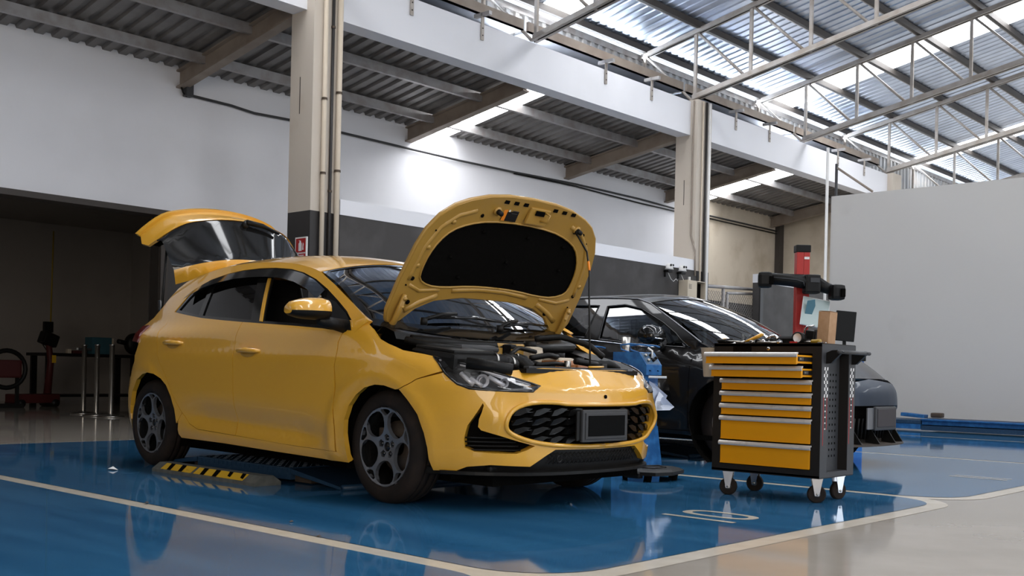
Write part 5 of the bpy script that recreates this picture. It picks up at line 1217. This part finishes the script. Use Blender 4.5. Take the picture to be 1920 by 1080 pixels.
# black engine cover on the floor
t = thing('engine_cover', 'black plastic engine cover lying on the blue floor by the bumper', 'engine cover', (5.98, 4.13, 0), R(-2))
P = [(-.26, -.04), (-.20, -.17), (-.05, -.20), (.16, -.14), (.24, -.02), (.20, .12), (.06, .20), (-.14, .17), (-.24, .10)]
mb = MB(); n = len(P); vs = [(a*1.0, b*1.0, .045) for a, b in P]+[(a, b, .068) for a, b in P]+[(a*.86, b*.86, .082) for a, b in P]
mb.add(vs, [tuple(range(n))[::-1], tuple(2*n+i for i in range(n))]+[(i, (i+1) % n, n+(i+1) % n, n+i) for i in range(n)]+[(n+i, n+(i+1) % n, 2*n+(i+1) % n, 2*n+i) for i in range(n)], M_blk); mb.build('cover_shell', None, t)
for p in ((-.18, -.1), (.05, -.14), (.18, -.02), (.1, .13), (-.15, .12), (.14, -.08)): MB().cyl((p[0], p[1], .0), (p[0], p[1], .05), .016, M_mbk, 8, .024).build('mounting_foot', None, t)
MB().tube([(-.1, -.08, .084), (.06, -.06, .084), (.12, .04, .084), (-.02, .09, .084), (-.12, .03, .084), (-.1, -.08, .084)], .006, M_blk, 6).build('raised_rib', None, t)
MB().box((-.24, -.02, .045), (.05, .12, .04), M_blk, None, .01).build('side_duct', None, t)
# long scissor lift along the partition
t = thing('scissor_lift', 'long lowered blue lift lying along the white partition', 'lift', (15.05, 1.0, 0))
MB().span((0, 0, .02), (.62, 4.85, .085), M_dbl).span((.02, 0, .095), (.60, 4.85, .165), M_blu, .01).build('base_frame', None, t)
MB().span((0, 4.86, .03), (.62, 7.0, .10), M_blu).span((.0, 4.86, .10), (.62, 7.0, .16), M_dbl, .01).build('runway', None, t)
MB().span((-.02, 0, .16), (.64, 4.85, .178), M_blu).build('top_plate', None, t)
MB().span((.2, 0, .178), (.26, 4.85, .19), M_stl).build('top_rail', None, t)
t2 = MB().box((15.3, 6.05, .217), (.16, .34, .05), M_blu, Matrix.Rotation(R(4), 3, 'X'), .006).build('wheel_chock'); tag(t2, 'blue sloped block lying on the far end of the low lift', 'block')
t2 = MB().box((15.3, 5.72, .230), (.12, .16, .07), M_rus, None, .02).build('wheel_chock'); tag(t2, 'small brown block beside the blue one on the low lift', 'block')
# ------------------------------------------------------------------ wheel aligner tower behind the sedan
t = thing('wheel_aligner', 'red aligner tower with black camera beam behind the tool cart', 'wheel aligner', (11.98, 6.15, 0), R(-48))
# local x points to the viewer's right, y away
MB().span((-.085, -.06, 0), (.0, .06, 2.27), M_red, .008).span((.0, -.06, 0), (.075, .06, 2.27), M_red, .008).build('mast', None, t)
MB().span((-.095, -.07, 2.24), (.085, .07, 2.33), M_blk, .012).build('mast_cap', None, t)
MB().box((.035, -.064, 2.17), (.06, .004, .03), M_wht).build('maker_plate', None, t)
b = MB().tube([(-.50, -.22, 1.90), (-.20, -.20, 1.885), (.06, -.19, 1.865)], .05, M_blk, 10, True, [.070, .078, .095]).box((.06, -.20, 1.84), (.19, .17, .23), M_blk, None, .03).tube([(.13, -.19, 1.85), (.24, -.2, 1.80), (.34, -.2, 1.77)], .05, M_blk, 10, True, [.088, .07, .062]).build('camera_beam', None, t)
for x, z in ((-.51, 1.875), (.345, 1.745)):
    MB().box((x, -.26, z), (.17, .16, .19), M_blk, Matrix.Rotation(R(-12 if x < 0 else 12), 3, 'Z'), .045).box((x+.055, -.30, z-.01), (.05, .13, .10), M_mbk, None, .01).build('camera_head', None, b)
MB().box((.08, -.289, 1.885), (.11, .006, .055), M_gry).build('name_plate', None, b)
MB().tube([(-.42, -.285, 1.905), (-.15, -.285, 1.885), (-.06, -.287, 1.86), (-.045, -.287, 1.81)], .006, M_gry, 5).build('light_line', None, b)
M_scr = mat('pale_screen', (.42, .50, .48), .25, coat=.6); 
m3 = MB().box((.11, -.20, 1.50), (.33, .02, .36), M_wht, Matrix.Rotation(R(10), 3, 'Y') @ Matrix.Rotation(R(-14), 3, 'X'), .004).build('monitor', None, t)
MB().box((.11, -.213, 1.50), (.315, .004, .345), M_scr, Matrix.Rotation(R(10), 3, 'Y') @ Matrix.Rotation(R(-14), 3, 'X')).build('screen', None, m3)
mb = MB(); mb.prism([(.0, 1.64), (.09, 1.655), (.10, 1.58), (.05, 1.42), (-.02, 1.46)], lambda a, b, h: (a, -.225-.25*(b-1.5)-h, b), .003, mat('screen_image', (.09, .20, .25), .3)); mb.build('screen_picture', None, m3)
MB().span((-.02, -.04, 1.35), (.02, .1, 1.45), M_blk).build('arm', None, t)
t = thing('computer_desk', 'blue computer cabinet with black top behind the tool cart', 'cabinet', (12.19, 5.73, 0), R(-48))
MB().span((-.25, -.2, .05), (.22, .25, .93), mat('cabinet_blue', (.01, .12, .45), .4), .01).build('cabinet', None, t); MB().span((-.26, -.21, .93), (.24, .26, .99), M_blk, .01).build('cabinet_top', None, t); MB().box((-.02, .0, 1.03), (.2, .2, .08), M_blk, None, .01).build('top_box', None, t)
t = thing('flat_monitor', 'black flat monitor seen right of the cardboard box', 'monitor', (12.10, 5.64, 1.115), R(-48)); MB().box((0, 0, .23), (.24, .03, .36), M_blk, Matrix.Rotation(R(4), 3, 'Y'), .008).build('housing', None, t); MB().span((-.02, .015, -.02), (.02, .03, .12), M_blk).box((0, .02, -.015), (.14, .10, .012), M_blk).build('stand', None, t)
nt_ = MB().box((13.2, 6.9, .90), (.10, .004, .16), M_wht, Matrix.Rotation(R(-48), 3, 'Z')).build('notice'); tag(nt_, 'small white notice on the dark half wall behind the cart', 'notice')
nt_.location = (4.2, 2.37, .25)
# ------------------------------------------------------------------ wall things
t = thing('extinguisher_sign', 'red fire extinguisher sign on the dark side of the left column', 'sign', (6.94, 9.415, 1.945))
MB().span((-.006, -.10, -.15), (.012, .10, .16), M_wht).build('sign_board', None, t)
M_sgn = mat('sign_red', (.36, .012, .012), .5)
MB().span((-.008, -.085, -.005), (-.006, .085, .145), M_sgn).span((-.008, -.085, -.085), (-.006, .085, -.02), M_sgn).build('red_field', None, t)
MB().prism([(-.035, .01), (.02, .01), (.02, .09), (.005, .105), (.005, .12), (-.03, .125), (-.03, .118), (-.012, .112), (-.02, .105), (-.035, .09)], lambda a, b, h: (-.0085-h, -a, b), .001, M_dec).build('extinguisher_icon', None, t)
MB().prism([(.03, .02), (.055, .02), (.05, .05), (.055, .08), (.042, .1), (.035, .07)], lambda a, b, h: (-.0085-h, -a, b), .001, M_dec).build('flame_icon', None, t)
mb = MB()
for j, n in enumerate((7, 10)):
    for k in range(n): mb.span((-.0092, -.06+.012*k, -.045-.025*j), (-.0085, -.052+.012*k, -.033-.025*j), M_dec)
mb.build('sign_lettering', None, t)
for x, lb in ((13.66, 'left of two small white wall cameras on the white band'), (14.02, 'right of two small white wall cameras on the white band')):
    t = thing('wall_camera', lb, 'camera', (x, 9.22, 2.35), 0, 'white wall cameras')
    MB().lathe([(0, .075), (.035, .07), (.055, .04), (.055, .01), (.07, -.02), (.0, -.02)], M_wht, 20).build('camera_dome', None, t)
    for s in (-.03, .028): MB().cyl((s, -.045, .045), (s, -.058, .045), .017, M_blk, 14).build('camera_lens', None, t)
    MB().box((0, .02, -.045), (.12, .09, .03), M_blk, None, .006).box((-.05, .04, -.085), (.02, .03, .10), M_blk).build('bracket', None, t)
    MB().tube([(.0, .03, -.05), (.05, .0, -.16), (.15, .02, -.19), (.25, .04, -.14), (.30, .04, -.17)], .005, M_wht, 6).build('lead', None, t)
t = thing('fuse_box', 'open beige metal fuse box at the foot of the slim column', 'fuse box', (14.28, 9.12, 1.83))
MB().span((0, 0, 0), (.012, .17, .37), M_crm).span((.25, 0, 0), (.262, .17, .37), M_crm).span((0, 0, 0), (.26, .17, .012), M_crm).span((0, 0, .358), (.26, .17, .37), M_crm).span((0, .16, 0), (.26, .17, .37), M_crm).span((-.25, 0, 0), (0, .17, .37), M_crm, .004).build('box_shell', None, t)
MB().span((.02, .08, .03), (.24, .16, .34), M_mbk).build('switchgear', None, t)
for k in range(4): MB().span((-.22, -.003, .30-.02*k), (-.14, .0, .305-.02*k), M_gry).build('vent_slot', None, t)
MB().box((-.09, .08, .40), (.03, .03, .06), M_wht, None, .004).build('plug', None, t)
# ------------------------------------------------------------------ dim back room on the left
M_dred = mat('shaded_red', (.06, .006, .005), .6)  # red paint with the dimness of the back room put into its colour
def stanchion(x, y, lb):
    t = thing('queue_post', lb, 'post', (x, y, 0), 0, 'steel queue posts')
    MB().lathe([(0, 0), (.165, 0), (.17, .008), (.165, .02), (.05, .035), (.035, .045), (0, .045)], M_stl, 32).build('base', None, t)
    MB().lathe([(.032, .03), (.032, .93), (.036, .93), (.036, .95), (0, .95)], M_stl, 20).build('pole', None, t)
stanchion(6.86, 14.15, 'leftmost and farthest of three steel queue posts')
stanchion(6.78, 13.62, 'middle of three steel queue posts')
stanchion(6.78, 13.22, 'rightmost and nearest of three steel queue posts')
t = thing('workbench', 'long black steel workbench in the dim back room', 'workbench', (7.55, 16.9, 0))
MB().span((0, 0, .80), (3.2, .7, .85), M_blk).build('worktop', None, t)
for x in (.05, 1.5, 2.95):
    for y in (.05, .6): MB().span((x, y, 0), (x+.09, y+.06, .80), M_blk).build('leg', None, t)
MB().span((0, .1, .14), (3.2, .6, .18), M_blk).build('shelf', None, t)
bx = MB().box((8.55, 17.15, .99), (.34, .25, .28), mat('teal_card', (.03, .10, .13), .7)).box((8.74, 17.12, .99), (.03, .2, .26), M_crm).build('parts_box'); tag(bx, 'blue and white carton standing on the dim workbench', 'box')
bx = MB().box((8.18, 17.1, .875), (.22, .14, .05), M_dred, None, .01).build('red_case'); tag(bx, 'small red case lying on the dim workbench', 'case')
bx = MB().box((8.26, 17.03, .925), (.22, .05, .04), M_gry, None, .01).cyl((8.15, 17.03, .925), (8.12, 17.03, .925), .02, M_wht).build('hand_tool'); tag(bx, 'grey hand tool with pale end on the dim workbench', 'tool')
bx = MB().box((8.02, 17.1, .885), (.06, .08, .07), M_crm).build('cream_tin'); tag(bx, 'little cream tin left of the red case', 'tin')
bx = MB().lathe([(0, -.09), (.17, -.09), (.19, -.06), (.19, .06), (.17, .09), (0, .09)], M_blk, 28, 'y', (9.25, 17.2, 1.045)).cyl((9.1, 17.2, 1.05), (8.9, 17.15, 1.08), .04, M_blk).build('bench_grinder'); tag(bx, 'black bench grinder with a round guard on the dim workbench', 'grinder')
t = thing('wall_socket', 'black socket block with cables hanging on the dark wall', 'socket', (7.9, 17.6, 1.28)); MB().box((0, 0, 0), (.16, .06, .18), M_blk, None, .01).build('socket_block', None, t); MB().tube([(-.03, -.02, -.09), (-.10, -.05, -.3), (0, -.05, -.44), (.06, -.03, -.3), (.02, -.02, -.09)], .01, M_blk, 6).build('hanging_cable', None, t); MB().cyl((.05, .02, .09), (.07, .03, 1.6), .012, mat('yellow_cable', (.30, .20, .01), .6), 6).build('yellow_cable', None, t)
t = thing('tool_trolley', 'grey trolley with black lid and yellow label beside the car tail', 'trolley', (8.9, 15.2, 0)); MB().span((0, 0, .55), (1.0, .5, .80), M_gry, .01).span((0, 0, .1), (1.0, .5, .3), M_blk).span((.02, .02, 0), (.06, .06, .6), M_blk).span((.94, .02, 0), (.98, .06, .6), M_blk).build('trolley_body', None, t); MB().span((-.04, -.04, .80), (1.04, .54, .95), M_blk, .03).build('lid', None, t); MB().span((.10, -.006, .70), (.32, 0, .76), M_sty).build('yellow_label', None, t)
MB().cyl((.1, -.03, .5), (.1, -.03, .25), .02, M_stl).cyl((.1, -.03, .54), (.1, -.03, .5), .03, M_dred).build('air_gun', None, t)
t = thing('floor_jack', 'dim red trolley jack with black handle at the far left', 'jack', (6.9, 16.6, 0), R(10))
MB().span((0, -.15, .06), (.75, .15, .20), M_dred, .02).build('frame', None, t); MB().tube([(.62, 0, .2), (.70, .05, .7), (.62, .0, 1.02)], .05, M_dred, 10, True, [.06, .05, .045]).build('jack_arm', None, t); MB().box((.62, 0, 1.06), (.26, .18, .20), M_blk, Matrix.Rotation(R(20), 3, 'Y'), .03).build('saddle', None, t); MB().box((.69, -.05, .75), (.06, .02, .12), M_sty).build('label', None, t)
for x in (.08, .66): MB().cyl((x, -.18, .06), (x, .18, .06), .06, M_blk, 14).build('jack_wheel', None, t)
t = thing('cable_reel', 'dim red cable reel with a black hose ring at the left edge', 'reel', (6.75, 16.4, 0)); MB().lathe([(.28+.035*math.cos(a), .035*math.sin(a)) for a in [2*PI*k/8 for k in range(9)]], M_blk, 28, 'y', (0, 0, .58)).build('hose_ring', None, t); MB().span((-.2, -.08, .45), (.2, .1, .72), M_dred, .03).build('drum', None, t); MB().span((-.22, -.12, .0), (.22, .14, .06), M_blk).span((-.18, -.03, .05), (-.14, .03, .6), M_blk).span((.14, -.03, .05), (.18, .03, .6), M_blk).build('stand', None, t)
# litter on the floor
for (x, y, s, lb) in ((3.42, 6.62, .035, 'crumpled white scrap beside the rear wheel'), (2.73, 4.93, .016, 'small dry leaf on the white line left of the tyre'), (2.90, 3.96, .012, 'small dark twig on the blue floor'), (2.74, 3.55, .010, 'tiny brown leaf on the white line below the front wheel')):
    mb = MB(); rn = random.Random(int(x*100))
    vs = [(x+s*math.cos(k)*rn.uniform(.6, 1.3), y+s*math.sin(k)*rn.uniform(.6, 1.5), .005+s*.3*rn.random()) for k in (0, 1, 2, 3, 4, 5)]
    mb.add(vs+[(x, y, .006+s*.6)], [(k, (k+1) % 6, 6) for k in range(6)]+[(5, 4, 3, 2, 1, 0)], M_wht if s > .03 else M_rus); o = mb.build('floor_litter'); tag(o, lb, 'litter', 'litter on the floor')
